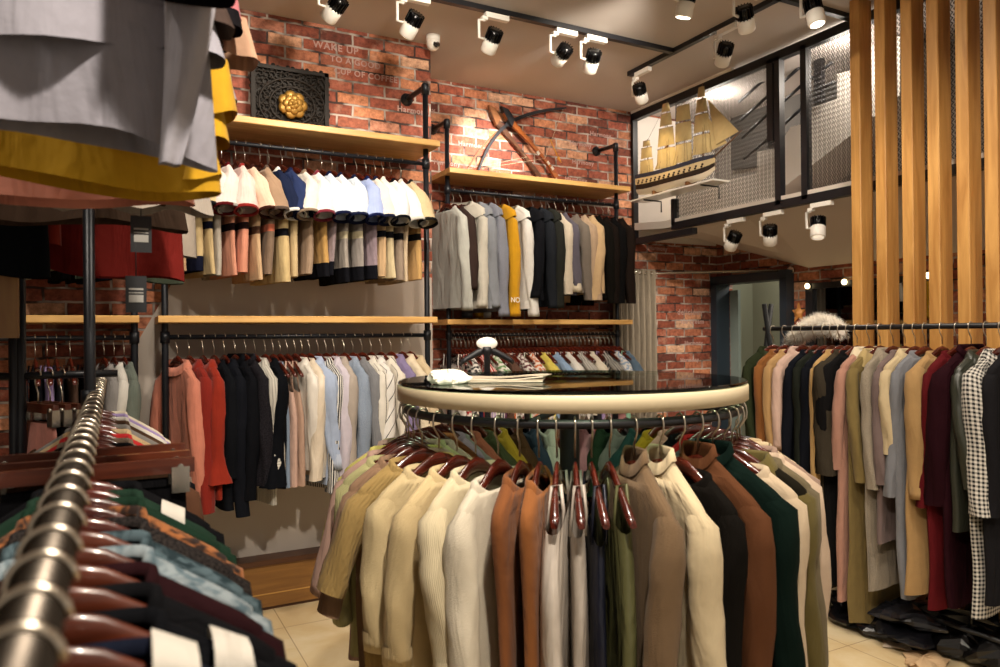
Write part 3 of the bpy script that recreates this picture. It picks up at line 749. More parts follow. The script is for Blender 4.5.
rg(106, 'steel grey sweater', body=F('5a5c62', 'knit'), SL=.5)
back = [('scarlet', 'b51a1c'), ('black', '121114'), ('blush', 'd8a498'), ('canary yellow', 'b8941c'), ('teal', '284848'), ('grey checked', '7d7a78'), ('forest green', '2a3c2c'), ('pink', 'd08a9a'), ('crimson', '8c1420'), ('white', 'e2dcd4'), ('denim', '3a465c'), ('coffee', '5a3a26'), ('gold', 'c49a2c'), ('moss', '4c4e34'), ('coral', 'b0604c'), ('smoke', '8e8884')]
for i, (cn, ch) in enumerate(back):
    phi = 113+i*(128/15.0)
    a = CAMA+rad(phi)
    rows.append(G(cn+' tee', (TX+RR*C(a), TY+RR*S(a), RZ), a, nm='tee_shirt', body=fab(ch), L=.56, SL=.15, chest=.19, front=-1 if phi < 180 else 1, sr=.048, collar='crew'))
hang_row(rows, 'on the round rack', 'knits and dresses on the round rack', 'hangers on the round rack')

# ------------------------------------------------------------------ coat rack in front of the wooden slats
UR = 3.5
rr = thing('coat_rack', 'black steel coat rack with crossed legs before the wooden slats', 'clothes rail', (UR, 1.75, 0))
VL, VR = P(768, 329, 0, UR).y, 1.35
ZR = 1.575
MB().tube([(0, VL-1.75+.03, ZR), (0, VR-1.75, ZR)], .0135, 12).build('rail', M_BLACK, rr)
for v in (VL, VR):
    for s_ in (-1, 1):
        MB().tube([(-s_*.27, v-1.75+s_*.014, 0), (s_*.045, v-1.75+s_*.014, ZR+.15)], .015, 8).build('leg', flat('0c0c0e', .7, spec=.2), rr)
MB().tube([(.0, VL-1.75, .16), (0, VR-1.75, .16)], .012, 8).build('lower_bar', M_BLACK, rr)
rows = []
def ct(px, look, mat, yh=None, SL=.55, col_='crew', nm='coat', cat='coat', yaw=-6, **kw):
    p = P(px, 328, 0, UR); p.z = ZR
    L = .62
    if yh: L = max(.4, ZR-.098-P(px, yh, 0, UR-.05).z)
    kw.setdefault('sr', .038); kw['sr'] *= .85; kw.setdefault('neckw', RNG.uniform(.09, .105)); kw.setdefault('chest', .215)
    rows.append(G(look, p, PI+rad(yaw+RNG.uniform(-3, 3)), nm=nm, ct=cat, body=mat, L=L, SL=SL, collar=col_, **kw))
ct(773, 'dark green shirt', F('2d3320'), 455, .45, 'shirt', 'shirt', 'shirt')
ct(784.5, 'orange brown cardigan', F('8a5628'), 450, .5, 'crew', 'cardigan', 'cardigan')
ct(794.5, 'camel cardigan', F('b58f5e'), 470, .5, 'crew', 'cardigan', 'cardigan')
ct(803, 'powder pink shirt', F('cfae9e'), 460, .46, 'shirt', 'shirt', 'shirt', cuff=F('cfae9e'))
ct(815, 'navy black coat', F('12141c'), 576, .7)
ct(824.5, 'dark green grey coat', F('20231d'), 576, .66)
ct(832, 'blue black coat', F('11131a'), 575, .66)
ct(840, 'tan long coat', F('b9945e'), 572, .6)
ct(848, 'brown grey swing coat', F('3b342a'), 585, .55, sr=.07)
ct(857, 'black swing coat', F('131213'), 584, .55, sr=.06)
ct(869, 'dusty pink coat with cream collar', F('b58674'), 598, .52, 'coat', cmat=F('e2d2b4'))
ct(880, 'olive khaki coat', F('7d6a3e'), 622, .56, 'coat', cmat=F('b39c6a'))
ct(893, 'greige tweed coat', F('a39684', 'melange', '857a6a'), 585, .58, 'coat')
ct(905, 'mauve grey cardigan', F('74625f'), 540, .55, 'crew', 'cardigan', 'cardigan')
ct(915, 'beige blouse', F('cdb892'), 480, .4, 'shirt', 'blouse', 'top')
ct(925, 'silver grey cardigan', F('7d7e84'), 594, .6, 'crew', 'cardigan', 'cardigan')
ct(942, 'camel knit dress', F('b5905e', 'knit'), 590, .58, 'crew', 'knit_dress', 'dress', fold=.016, flare=1.12, sr=.055, cuff=F('b5905e', 'rib'))
ct(957, 'crimson dress', F('5e0c14', 'knit'), 604, .62, 'crew', 'knit_dress', 'dress')
ct(971, 'burgundy velvet dress', F('270b13'), 602, .6, 'turtle', 'velvet_dress', 'dress', sr=.06)
ct(986, 'dark moss shirt', F('33352c', 'satin'), 530, .5, 'shirt', 'shirt', 'shirt')
ct(1001, 'black and white gingham coat', F('e6e0d6', 'check', '14141a', .018, .5), 612, .6, 'coat', sr=.065)
ct(1017, 'charcoal coat', F('1e1d20'), 600, .6)
hang_row(rows, 'before the slats', 'coats and dresses before the slats', 'hangers on the coat rack')
# ------------------------------------------------------------------ stair behind the wire-mesh screen
US = 4.42
def SP(x, y, u=US): return P(x, y, 0, u)
prof = [(741, 177), (757, 173.5), (757, 152), (777, 148), (790, 128), (790, 127), (808, 123), (808, 109), (837, 99), (837, 74), (866, 66), (866, 45), (900, 36)]
stp = [SP(637, 200), SP(741, 177)]+[SP(*q) for q in prof[1:]]
low = [SP(900, 95), SP(855, 132), SP(757, 208), SP(700, 236), SP(637, 240)]
for q in stp+low: q.x = US
struct('trim_stair', MB().prism(stp+low, (UC-US-.03, 0, 0)), plaster('d8d0c6', .75, .02))
ms = thing('mesh_screen', 'black framed screen of expanded wire mesh guarding the stair', 'screen', (UM, 3.5, 2.4))
ORG = Vector((UM, 3.5, 2.4))
def L_(p): return Vector(p)-ORG
ZB, ZT = 2.405, 3.40
def bar(parent, v0, z0, v1, z1, w=.05, d=.05, name='frame_bar'):
    a, b = Vector((0, v0-3.5, z0-2.4)), Vector((0, v1-3.5, z1-2.4)); t_ = (b-a).normalized(); n_ = Vector((1, 0, 0)).cross(t_)
    mb = MB(); mb.prism([a+n_*w/2+Vector((-d/2, 0, 0)), a-n_*w/2+Vector((-d/2, 0, 0)), b-n_*w/2+Vector((-d/2, 0, 0)), b+n_*w/2+Vector((-d/2, 0, 0))], (d, 0, 0))
    return mb.build(name, M_BLACK, parent)
vl = P(675, 210, 0, UM).y; v1 = P(779.5, 120, 0, UM).y; v2 = P(806, 120, 0, UM).y; vl0 = P(634, 180, 0, UM).y
bar(ms, vl0+.01, ZT, 1.2, ZT, .06); bar(ms, vl+.02, ZB, 1.2, ZB, .055); bar(ms, vl0, 2.33, vl0, ZT, .05); bar(ms, vl, ZB, vl, 2.62, .04)
bar(ms, vl0, 2.34, 4.25, 2.34, .05)
for v in (v1, v2, 2.05): bar(ms, v, ZB, v, ZT, .045)
bar(ms, P(772, 100, 0, UM).y, P(772, 142, 0, UM).z, P(772, 100, 0, UM).y, ZT, .05)
def mesh_panel(va, vb):
    mb = MB(); pv, pz = .034, .015; nv = int((vb-va)/pv); nz = int((ZT-ZB)/pz); w = .0028
    for i in range(nv+1):
        for par in (0, 1):
            k0 = len(mb.v)
            for j in range(nz+1):
                off = (pv/2 if (j+par) % 2 else 0)*.86+par*pv/2*0
                y = va+i*pv+(off if par == 0 else (pv-off))-(0 if par == 0 else pv/2*.86*0); z = ZB+j*pz
                y = min(y, vb)
                for dx, dy in ((-.0015, -w), (-.0015, w), (.0015, w), (.0015, -w)): mb.v.append((dx, y+dy-3.5, z-2.4))
            for j in range(nz):
                a = k0+j*4
                for q in range(4):
                    r = (q+1) % 4; mb.face([a+q, a+r, a+4+r, a+4+q])
    return mb.build('wire_mesh', flat('403d3a', .5, .3), ms)
mesh_panel(v1+.02, vl-.02); mesh_panel(2.07, v2-.02)
hr = thing('stair_handrail', 'black stair handrail of slanted bars behind the wire mesh', 'handrail', (4.36, 3.5, 2.5))
for (a, b) in (((739, 102), (766, 78)), ((741, 120), (768, 96)), ((742, 138), (768, 114)), ((744, 159), (769, 138)), ((781, 84), (801, 66)), ((782, 103), (812, 76)), ((782, 126), (802, 108)), ((812, 79), (832, 62)), ((818, 92), (833, 82))):
    A, B = P(*a, 0, 4.36)-Vector((4.36, 3.5, 2.5)), P(*b, 0, 4.36)-Vector((4.36, 3.5, 2.5))
    MB().tube([A, B], .012, 8).build('rail_bar', M_BLACK, hr)
for x, y0, y1 in ((772, 60, 148), (819, 45, 104)):
    A, B = P(x, y0, 0, 4.36)-Vector((4.36, 3.5, 2.5)), P(x, y1, 0, 4.36)-Vector((4.36, 3.5, 2.5)); B.y = A.y
    MB().box((A+B)/2, (.04, .06, abs(A.z-B.z))).build('newel_post', M_BLACK, hr)
# dark handrail wall behind the bars
mb = MB(); pl = [SP(q[0], q[1], UC-.06) for q in ((731, 85), (731, 170), (760, 165), (782, 148), (850, 90), (850, 20), (770, 40))]
for q in pl: q.x = UC-.06
struct('trim_stairwell', MB().prism(pl, (.05, 0, 0)), plaster('55524f', .8, .04))

# ------------------------------------------------------------------ wooden slats
lefts = (849, 873.5, 899.7, 925.5, 954.2, 982.2)
vs = [P(x, 8, 0, 3.75).y for x in lefts]
NM = ['first wooden slat from the wire mesh', 'second wooden slat from the wire mesh', 'third wooden slat from the wire mesh', 'fourth wooden slat from the wire mesh', 'fifth wooden slat from the wire mesh', 'sixth wooden slat from the wire mesh', 'seventh wooden slat from the wire mesh', 'eighth wooden slat from the wire mesh']
step = (vs[0]-vs[-1])/5; vs += [vs[-1]-step, vs[-1]-2*step]
for v, nm in zip(vs, NM):
    mb = MB(); w, d_, h0, e = .062, .112, .10, .004
    x0, y1 = 3.75, v
    pts = [(x0+e, y1), (x0, y1-e), (x0, y1-w+e), (x0+e, y1-w), (x0+d_-e, y1-w), (x0+d_, y1-w+e), (x0+d_, y1-e), (x0+d_-e, y1)]
    mb.prism([(x-x0, y-y1, 0) for x, y in pts], (0, 0, ZC-h0))
    o = mb.build('timber_batten', M_PINE); o.location = (x0, y1, h0); tag(o, nm+', floor plinth to ceiling', 'wooden slat', 'wooden slats before the stair')
struct('trim_plinth', MB().box((3.85, 2.1, .05), (.34, 2.2, .1)), M_PLINTH)

# ------------------------------------------------------------------ curtain and rod
VC = 4.83
rd = thing('curtain_rod', 'chrome curtain rod reaching from alcove brick to doorway wall', 'curtain rod', (3.62, VC, 2.06))
pA = Vector((0, 0, 0)); pB = Vector((4.02-3.62, 0, 0)); pC = P(792, 275, 0, UC)-Vector((3.62, VC, 2.06)); pC.z = 0
MB().tube([pA, pB, pC], .011, 10).build('tube', M_CHROME, rd)
MB().tube([pC+Vector((-.02, 0, 0)), pC], .03, 14).build('end_flange', M_CHROME, rd)
cu = thing('curtain', 'beige grey curtain gathered in deep folds beside the hoodies', 'curtain', (3.62, VC, 0))
mb = MB(); fr_, bk = [], []
for z in (.04, .5, 1.0, 1.5, 1.9, 2.03, 2.085):
    ring = []
    for i in range(73):
        f = i/72; x = f*.415; am = .045*(1 if z < 1.9 else .8)
        ring.append((x, am*S(f*2*PI*7.0+.4*S(z)), z))
    back_ = [(x, y+.004, z) for x, y, z in reversed(ring)]
    fr_.append(ring+back_)
mb.loft(fr_, cap0=False); mb.build('cloth', fab('a39684'), cu)
for k in range(7):
    x = .03+k*.059
    MB().tube([(x, .018*C(a), 2.06+.018*S(a)) for a in [2*PI*q/12 for q in range(12)]], .003, 6, loop=True).build('curtain_ring', M_CHROME, cu)

# ------------------------------------------------------------------ mirror with bulbs, ornament, sticker
v0, vE = P(809, 300, 0, UC).y, 2.9
z1 = P(809, 284, 0, UC).z
mi = thing('vanity_mirror', 'black framed mirror with small globe bulbs on the brick wall', 'mirror', (UC, v0, z1))
H_, W_ = .95, v0-vE
mb = MB()
for c_, d_ in (((-.02, -W_/2, -.02), (.04, W_, .045)), ((-.02, -W_/2, -H_+.02), (.04, W_, .045)), ((-.02, -.03, -H_/2), (.04, .065, H_)), ((-.02, -W_+.03, -H_/2), (.04, .065, H_))): mb.box(c_, d_)
mb.build('frame', M_BLACK, mi)
MB().box((-.008, -W_/2, -H_/2), (.008, W_-.1, H_-.06)).build('mirror_glass', flat('8a8a8a', .03, 1), mi)
for (y, z) in ((-.03, -.02), (-.36, -.01), (-.68, -.01), (-1.0, -.01), (-.03, -.33), (-.03, -.62)):
    MB().lathe([(0, .022), (.013, .018), (.02, .004), (.02, -.004), (.013, -.018), (0, -.022)], 14, (-.055, y, z)).build('bulb', flat('fff0d0', .3, emis='ffe2a8', es=6), mi)
st = MB(); pS = P(800, 313, 0, UC)
pts = []
for k in range(10):
    a = PI/2+k*PI/5; r_ = .085 if k % 2 == 0 else .035; pts.append(Vector((-.02, r_*C(a)*.8, r_*S(a))))
st.prism(pts, (.015, 0, 0)); st.lathe([(0, .02), (.03, .008), (.04, 0)], 10, (-.02, 0, 0), M=Matrix.Rotation(-PI/2, 3, 'Y'))
o = st.build('star_ornament', flat('c98a4a', .45)); o.location = pS+Vector((-.002, 0, 0)); tag(o, 'orange star shaped ornament on brick between doorway and mirror', 'ornament')

# ------------------------------------------------------------------ carved panel on the shelf
yq = VA-.05
A0 = P(251, 119, 1, yq); B0 = P(328.5, 122, 1, yq); zt = P(300, 70, 1, yq).z
W = B0.x-A0.x; Hh = zt-ZS1
cp = thing('carved_panel', 'dark carved openwork wood panel with golden flower on the shelf', 'wall decoration', (A0.x, yq, ZS1))
mb = MB()
MD = flat('1b1510', .65, spec=.25); MG = flat('9a7434', .35, .55)
mb.box((W/2, .012, Hh/2), (W, .008, Hh))
def scroll(cx, cz, r, a0, turns, y=-.004, rr_=.006):
    pts = [(cx+r*(1-t_*.75)*C(a0+turns*2*PI*t_), y, cz+r*(1-t_*.75)*S(a0+turns*2*PI*t_)) for t_ in [q/13 for q in range(14)]]
    mb.tube(pts, [rr_*(1-.4*q/13) for q in range(14)], 5)
R5 = random.Random(3)
nx, nz_ = 13, 11
for i in range(nx):
    for j in range(nz_):
        cx, cz = (i+.5)*W/nx, (j+.5)*Hh/nz_
        if (cx-W*.52)**2+(cz-Hh*.48)**2 < .085**2: continue
        scroll(cx, cz, .024, R5.uniform(0, 6.3), R5.choice((-.9, .9, 1.2)))
for q in range(2):
    r_ = .13+.06*q
    mb.tube([(W*.52+r_*C(a), -.006, Hh*.48+r_*.82*S(a)) for a in [2*PI*t_/40 for t_ in range(40)]], .007, 6, loop=True)
for c_, d_ in (((W/2, 0, .012), (W, .03, .024)), ((.012, 0, Hh/2), (.024, .03, Hh)), ((W-.012, 0, Hh/2), (.024, .03, Hh))): mb.box(c_, d_)
for k in range(16):
    x = (k+.5)*W/16; mb.lathe([(0, .012), (.012, .006), (.014, 0)], 8, (x, -.0, Hh-.004+.008*S(k*1.9)), M=Matrix.Rotation(PI/2, 3, 'X'))
mb.box((W/2, 0, Hh-.012), (W, .03, .022))
mb.build('openwork', MD, cp)
fl = MB(); cx, cz = W*.52, Hh*.48
for ring, (n_, r_, s_) in enumerate(((7, .052, .036), (7, .034, .028), (5, .017, .018))):
    for k in range(n_):
        a = 2*PI*k/n_+ring*.4
        fl.lathe([(0, .010), (s_*.6, .008), (s_, 0), (s_*.9, -.006)], 12, (cx+r_*C(a), -.02-.009*ring, cz+r_*S(a)*.95), M=Matrix.Rotation(PI/2, 3, 'X'))
fl.lathe([(0, .014), (.01, .010), (.014, 0)], 12, (cx, -.042, cz), M=Matrix.Rotation(PI/2, 3, 'X'))
fl.build('flower', MG, cp)

# ------------------------------------------------------------------ two crossbows leaning on the alcove wall
def ribbon(mb, pts, w, t_, mi=0):
    "a bent limb: flat strip with thickness along a path in the wall plane"
    rings = []
    for k, p in enumerate(pts):
        a, b = pts[max(k-1, 0)], pts[min(k+1, len(pts)-1)]; T = (Vector(b)-Vector(a)).normalized(); Nn = Vector((0, 1, 0)).cross(T).normalized()
        ww = w[k] if isinstance(w, list) else w
        rings.append([Vector(p)+Nn*ww/2+Vector((0, -t_/2, 0)), Vector(p)-Nn*ww/2+Vector((0, -t_/2, 0)), Vector(p)-Nn*ww/2+Vector((0, t_/2, 0)), Vector(p)+Nn*ww/2+Vector((0, t_/2, 0))])
    mb.loft(rings, mi, True, True, smooth=False)
def spline(pts, n=20):
    pts = [Vector(p) for p in pts]; o = []
    for i in range(n+1):
        t_ = i/n*(len(pts)-1); k = min(int(t_), len(pts)-2); f = t_-k
        p0, p1_, p2_, p3_ = pts[max(k-1, 0)], pts[k], pts[k+1], pts[min(k+2, len(pts)-1)]
        o.append(.5*((2*p1_)+(p2_-p0)*f+(2*p0-5*p1_+4*p2_-p3_)*f*f+(3*p1_-p0-3*p2_+p3_)*f**3))
    return o
def crossbow(label, y, limb, stock, m_limb, m_stock, m_head, limbw, trigger):
    ref = P(*stock[-1], 1, y); root = thing('crossbow', label, 'crossbow', ref, 0, 'crossbows on the upper shelf')
    q = lambda x, z: P(x, z, 1, y)-ref
    mb = MB(); lp = spline([q(*a) for a in limb], 28); n_ = len(lp)
    ribbon(mb, lp, [limbw*(.45+.55*S(PI*k/(n_-1))) for k in range(n_)], .012); mb.build('limb', m_limb, root)
    mb = MB(); sp_ = [q(*a)+Vector((0, -.02, 0)) for a in stock]; sp2 = spline(sp_, 14)
    ribbon(mb, sp2, [.024+.018*math.exp(-((k-3)/2.5)**2)+.012*(k > 11) for k in range(15)], .026); mb.build('stock', m_stock, root)
    a, b = sp2[0], sp2[3]; T = (a-b).normalized(); Nn = Vector((0, 1, 0)).cross(T)
    mb = MB(); mb.prism([a+T*.05+Vector((0, -.02, 0)), a+Nn*.035+Vector((0, -.02, 0)), b+Nn*.03+Vector((0, -.02, 0)), b-T*.03-Nn*.03+Vector((0, -.02, 0)), a-Nn*.012+Vector((0, -.02, 0))], (0, .035, 0)); mb.build('head', m_head, root)
    MB().tube([lp[1], (sp2[9]+sp2[10])/2+Vector((0, -.016, 0)), lp[-2]], .0016, 5).build('bow_string', flat('b9a58a', .7), root)
    if trigger:
        c_ = q(556, 158)+Vector((0, -.03, 0))
        mb = MB(); mb.tube([q(548, 140)+Vector((0, -.03, 0)), c_], .004, 6); mb.tube([c_, c_+Vector((.03, 0, -.04))], [.012, .003], 6); mb.build('trigger', flat('c98a1e', .4), root)
        for xz in ((536, 154), (546, 164), (550, 169)):
            MB().box(q(*xz)+Vector((0, -.035, 0)), (.03, .006, .02), M=Matrix.Rotation(rad(50), 3, 'Y')).build('plate', flat('d8d2c8', .3, .7), root)
crossbow('crossbow with a long black limb and glossy brown stock', 4.93, [(478, 172), (487, 150), (500, 131), (513, 121), (530, 114), (548, 110), (566, 108)], [(503, 113), (512, 125), (532, 147), (546, 164), (555, 178)], M_BLACK, wood('7a3a18', 'a5602c', 'X', 2, .3), M_BLACK, .028, True)
crossbow('crossbow with slim brown limb and dark thin stock', 4.965, [(467, 170), (478, 153), (490, 138), (500, 129)], [(490, 112), (497, 124), (514, 145), (528, 163), (538, 178)], wood('6e4424', '94663c', 'X', 2, .4), wood('3a2214', '5c3820', 'X', 2, .4), wood('7a4a26', '8e5a30', 'X', 2, .4), .012, False)

# ------------------------------------------------------------------ model ship
sv0, sv1 = P(637, 180, 0, 3.8).y, P(712, 165, 0, 3.8).y
zk = P(660, 190, 0, 3.8).z
LN = sv0-sv1
ws = thing('wire_bracket_shelf', 'narrow white shelf on a bracket under the model ship', 'shelf', (3.83, sv0, zk-.04))
MB().box((0, -LN*.52, 0), (.16, LN*1.1, .012)).build('board', flat('d9d4cc', .3), ws)
mb = MB()
for y in (-.12, -LN*.9): mb.tube([(-.06, y, -.012), (.12, y, -.012), (.12, y, -.1)], .006, 6)
mb.build('bracket', M_BLACK, ws)
sh = thing('model_ship', 'model sailing ship with cream sails and white hull on bracket shelf', 'model ship', (3.83, sv0, zk-.034))
mb = MB(); rings = []
ZH = .03
for k in range(17):
    f = k/16; y = -LN*f
    bw = .062*(S(PI*min(1, .22+f*.78))**.6 if f > .4 else .8+.2*f/.4)*(1 if f < .97 else .5)
    if f > .75: bw *= max(.06, 1-((f-.75)/.25)**2)
    zb = ZH+.05*max(0, (f-.8)/.2)**2+.015*max(0, (.15-f)/.15)
    zd = .135+.035*abs(f-.5)**2*4*.6
    ring = []
    for i in range(13):
        a = -PI/2+PI*i/12; ring.append((bw*S(a)*(1 if abs(a) < 1.2 else .96), y, zd-(zd-zb)*C(a)**.65))
    rings.append(ring)
hz = [r[0][2] for r in rings]
mb.loft(rings, closed=False); mb.build('hull', flat('d8cbb4', .5), sh)
def hullband(name, fa, fb, m, out):
    mb = MB()
    for sd in (0, 1):
        rr_ = []
        for k, r in enumerate(rings):
            a = Vector(r[0 if not sd else 12]); b_ = Vector(r[2 if not sd else 10]); c_ = Vector(r[0 if not sd else 12])
            o_ = Vector((-out if not sd else out, 0, 0))
            rr_.append([a.lerp(b_, fa)+o_, a.lerp(b_, fb)+o_])
        mb.loft(rr_, closed=False)
    return mb.build(name, m, sh)
hullband('dark_stripe', .45, 1.0, flat('20160f', .5), .002); hullband('gun_deck', -.25, .45, flat('c9b48a', .5), .002); hullband('bulwark', -.7, -.25, flat('2c3040', .5), .002)
mb = MB(); mb.loft([[(-abs(r[0][0])*.96, r[0][1], r[0][2]-.004), (abs(r[0][0])*.96, r[0][1], r[0][2]-.004)] for r in rings], closed=False); mb.build('deck', wood('7a5630', '9a7444', 'Y', 3), sh)
mb = MB()
for k in range(14):
    f = .06+.82*k/13; r = rings[int(f*16)]
    for row in (.0, .3): mb.box((-abs(r[0][0])-.004, -LN*f+row*.03, r[0][2]-.008-row*.05), (.006, .016, .012))
mb.build('gun_ports', flat('1c120c', .6), sh)
SAIL = fab('e2c68c', 'plain'); MAST = wood('5a3a1e', '7a5230', 'Z', 3)
def mast(f, h, sails):
    y = -LN*f
    MB().tube([(0, y, .1), (0, y, h)], [.007, .003], 7).build('mast', MAST, sh)
    for (z0, z1_, w0, w1_) in sails:
        mb = MB(); rr_ = []
        for j in range(7):
            t_ = j/6; z = z0+(z1_-z0)*t_; w = w0+(w1_-w0)*t_; row = []
            for i in range(9):
                s_ = -1+i/4; bul = .03*(1-s_*s_)*S(PI*(t_*.8+.1))
                # sails are braced round so that they lie almost along the hull
                row.append(Vector((-.012-s_*w*.35-bul*.6, y+s_*w-bul*.8, z)))
            rr_.append(row)
        mb.loft(rr_, closed=False); mb.tube([rr_[-1][0], rr_[-1][-1]], .004, 5, 1); mb.build('sail', [SAIL, MAST], sh)
mast(.12, .48, [(.2, .31, .062, .055), (.325, .41, .05, .045), (.42, .465, .035, .028)])
mast(.40, .72, [(.2, .35, .082, .072), (.37, .51, .07, .058), (.525, .62, .052, .04), (.635, .70, .036, .026)])
mast(.63, .66, [(.2, .34, .07, .062), (.36, .5, .066, .062), (.515, .63, .058, .05)])
mast(.86, .74, [(.22, .36, .072, .062), (.38, .51, .06, .05), (.525, .62, .045, .035), (.635, .71, .03, .022)])
bs = [(0, -LN*.93, .15), (0, -LN*1.3, .3)]
MB().tube(bs, [.007, .003], 6).build('bowsprit', MAST, sh)
for k, (za, fb) in enumerate(((.60, 1.27), (.47, 1.14))):
    mb = MB(); a, b_, c_ = Vector((-.004, -LN*.93, za)), Vector((-.004, -LN*fb, .16+.15*(fb-.93)/.37)), Vector((-.004, -LN*(1.04-.05*k), .25-.03*k))
    mb.prism([a, b_, c_+Vector((-.02, 0, 0))], (.003, 0, 0)); mb.build('jib_sail', SAIL, sh)
for k, (fa, za, fb, zb_) in enumerate(((.40, .42, .2, .22), (.86, .40, .72, .24))):
    mb = MB(); mb.prism([Vector((.01, -LN*fa, za)), Vector((.01, -LN*fb, zb_)), Vector((.01, -LN*fa, zb_-.02))], (.003, 0, 0)); mb.build('stay_sail', SAIL, sh)
mb = MB()
for f, h in ((.12, .46), (.40, .7), (.63, .64), (.86, .72)):
    for dy in (-.09, -.05, .05, .09): mb.tube([(-.05, -LN*f+dy, .15), (0, -LN*f, h*.85)], .0012, 4)
mb.tube([(0, -LN*.12, .47), (0, -LN*.40, .71), (0, -LN*.63, .65), (0, -LN*.86, .73), (0, -LN*1.3, .3)], .0012, 4)
mb.build('rigging', flat('3a2a1c', .8), sh)
mb = MB(); mb.prism([(-.04, .01, .135), (.04, .01, .135), (.05, -.1, .135), (-.05, -.1, .135)], (0, 0, .05)); mb.build('stern_cabin', flat('3a4660', .5), sh)
mb = MB()
for y in (-LN*.25, -LN*.7): mb.box((0, y, .02), (.09, .02, .04))
mb.build('cradle', MAST, sh)

# ------------------------------------------------------------------ track lights
def track(label, a, b):
    a, b = Vector(a), Vector(b); root = thing('light_track', label, 'light track', a, 0, 'light tracks')
    d = b-a; mb = MB(); m_ = Matrix.Rotation(math.atan2(d.y, d.x), 3, 'Z')
    mb.box(d/2, (d.length, .036, .03), M=m_); mb.build('channel', M_BLACK, root)
    mb = MB()
    for e in (Vector((0, 0, 0)), d): mb.box(e, (.03, .04, .034), M=m_)
    mb.build('end_cap', M_BLACK, root)
ZTk = ZC-.015
T1v = P(600, 35, 2, ZTk).y; T2u = P(700, 38, 2, ZTk).x; T3v = P(820, 9, 2, ZTk).y
track('black ceiling track running toward the crossbow wall corner', (-.6, T1v, ZTk), (T2u, T1v, ZTk))
track('black ceiling track reaching out from the model ship', (T2u, P(628, 73, 2, ZTk).y, ZTk), (T2u, .6, ZTk))
track('black ceiling track ending at the first wooden slat', (1.4, T3v, ZTk), (3.93, T3v, ZTk))
SPOTS = []
def spot(label, base, zdir, aim, energy, axis='u', size=62, head=None, on=True, colr=(1, .89, .74)):
    """lamp head hung from base; aim is the point it lights"""
    base = Vector(base); root = thing('track_spotlight', label, 'spotlight', base, 0, 'track spotlights')
    ax = Vector((1, 0, 0)) if axis == 'u' else Vector((0, -1, 0)); sd = ax.cross(Vector((0, 0, 1)))
    m_ = Matrix.Rotation(math.atan2(ax.y, ax.x), 3, 'Z')
    mb = MB(); mb.box(ax*.03+Vector((0, 0, -.028)), (.15, .034, .03), M=m_); mb.box(ax*-.05+Vector((0, 0, -.05)), (.035, .03, .02), M=m_); mb.build('adapter', M_WHITE, root)
    piv = ax*-.05+Vector((0, 0, -.10-.06))
    hc = ax*-.0+Vector((0, 0, -.165))
    mb = MB()
    arm0 = ax*-.085
    mb.tube([ax*-.05+Vector((0, 0, -.05)), ax*-.05+Vector((0, 0, -.062)), arm0+Vector((0, 0, -.064)), arm0+Vector((0, 0, -.165)), arm0*.6+Vector((0, 0, -.168))], .0085, 7); mb.build('arm', M_WHITE, root)
    D = (Vector(aim)-(base+hc)).normalized(); Q = D.to_track_quat('-Z', 'Y').to_matrix()
    r_ = .046
    MB().lathe([(0, -.075), (r_*.93, -.075), (r_, -.07), (r_, -.005), (r_*.9, 0), (0, 0)], 24, hc, M=Q).build('head', M_WHITE, root)
    mb = MB()
    mb.lathe([(0, .062), (r_*.72, .062), (r_*.72, -.0), (0, -.0)], 16, hc, M=Q)
    for k in range(16):
        a = 2*PI*k/16
        m2 = Q @ Matrix.Rotation(a, 3, 'Z')
        mb.box(hc+m2 @ Vector((r_*.82, 0, .032)), (r_*.42, .005, .06), M=m2)
    mb.build('heat_sink', flat('0b0b0d', .25, .4), root)
    MB().lathe([(0, -.0775), (r_*.78, -.0775), (r_*.78, -.0755)], 20, hc, M=Q).build('lens', flat('fff6e4', .3, emis='fff0d8', es=9 if on else .6), root)
    ld = bpy.data.lights.new('lamp', 'SPOT'); ld.energy = energy; ld.spot_size = rad(size); ld.spot_blend = .8; ld.shadow_soft_size = .035; ld.color = colr
    lo_ = bpy.data.objects.new('lamp', ld); col.objects.link(lo_); lo_.parent = root; lo_.location = hc+D*.085; lo_.rotation_euler = Q.to_euler()
zh = ZTk-.005
def t1(px, py): p = P(px, py, 1, T1v); return (p.x, T1v, zh)
EB = 30
spot('spotlight nearest the carved panel', t1(335, 0), 0, (.8, 4.35, 2.9), EB*.75, 'u', 58)
spot('spotlight beside the dome camera', t1(412, 14), 0, (1.3, 4.35, 2.75), EB*.75, 'u', 58)
spot('spotlight third along the crossbow track', t1(492, 20), 0, (1.95, 4.95, 2.3), EB*1.0, 'u', 62)
spot('spotlight fourth along the crossbow track', t1(562, 33), 0, (2.55, 4.97, 2.9), EB*9, 'u', 40, colr=(1, .93, .86))
spot('spotlight at the end of the crossbow track', t1(592, 40), 0, (3.0, 4.95, 2.35), EB*1.2, 'u', 60)
def t2(px, py): p = P(px, py, 0, T2u); return (T2u, p.y, zh)
spot('spotlight hung above the model ship', t2(640, 68), 0, (3.8, 4.5, 2.85), EB*.55, 'v', 60, colr=(1, .74, .36))
spot('spotlight next from the model ship along the track', t2(724, 22), 0, (4.2, 4.9, 2.0), EB*.8, 'v', 64)
spot('spotlight before the top of the slats', t2(814, -18), 0, (3.5, 2.2, .9), EB*1.6, 'v', 76)
def t3(px): p = P(px, 5, 1, T3v); return (p.x, T3v, zh)
spot('tilted spotlight third from the model ship', t3(745), 0, (4.6, 3.9, 1.6), EB*1.0, 'u', 70)
spot('spotlight with only its lit end showing at the ceiling', t3(686), 0, (2.6, 3.6, 1.0), EB*.9, 'u', 70)
def t4(px): p = P(px, 225, 0, UM); return (UM, p.y, ZB-.02)
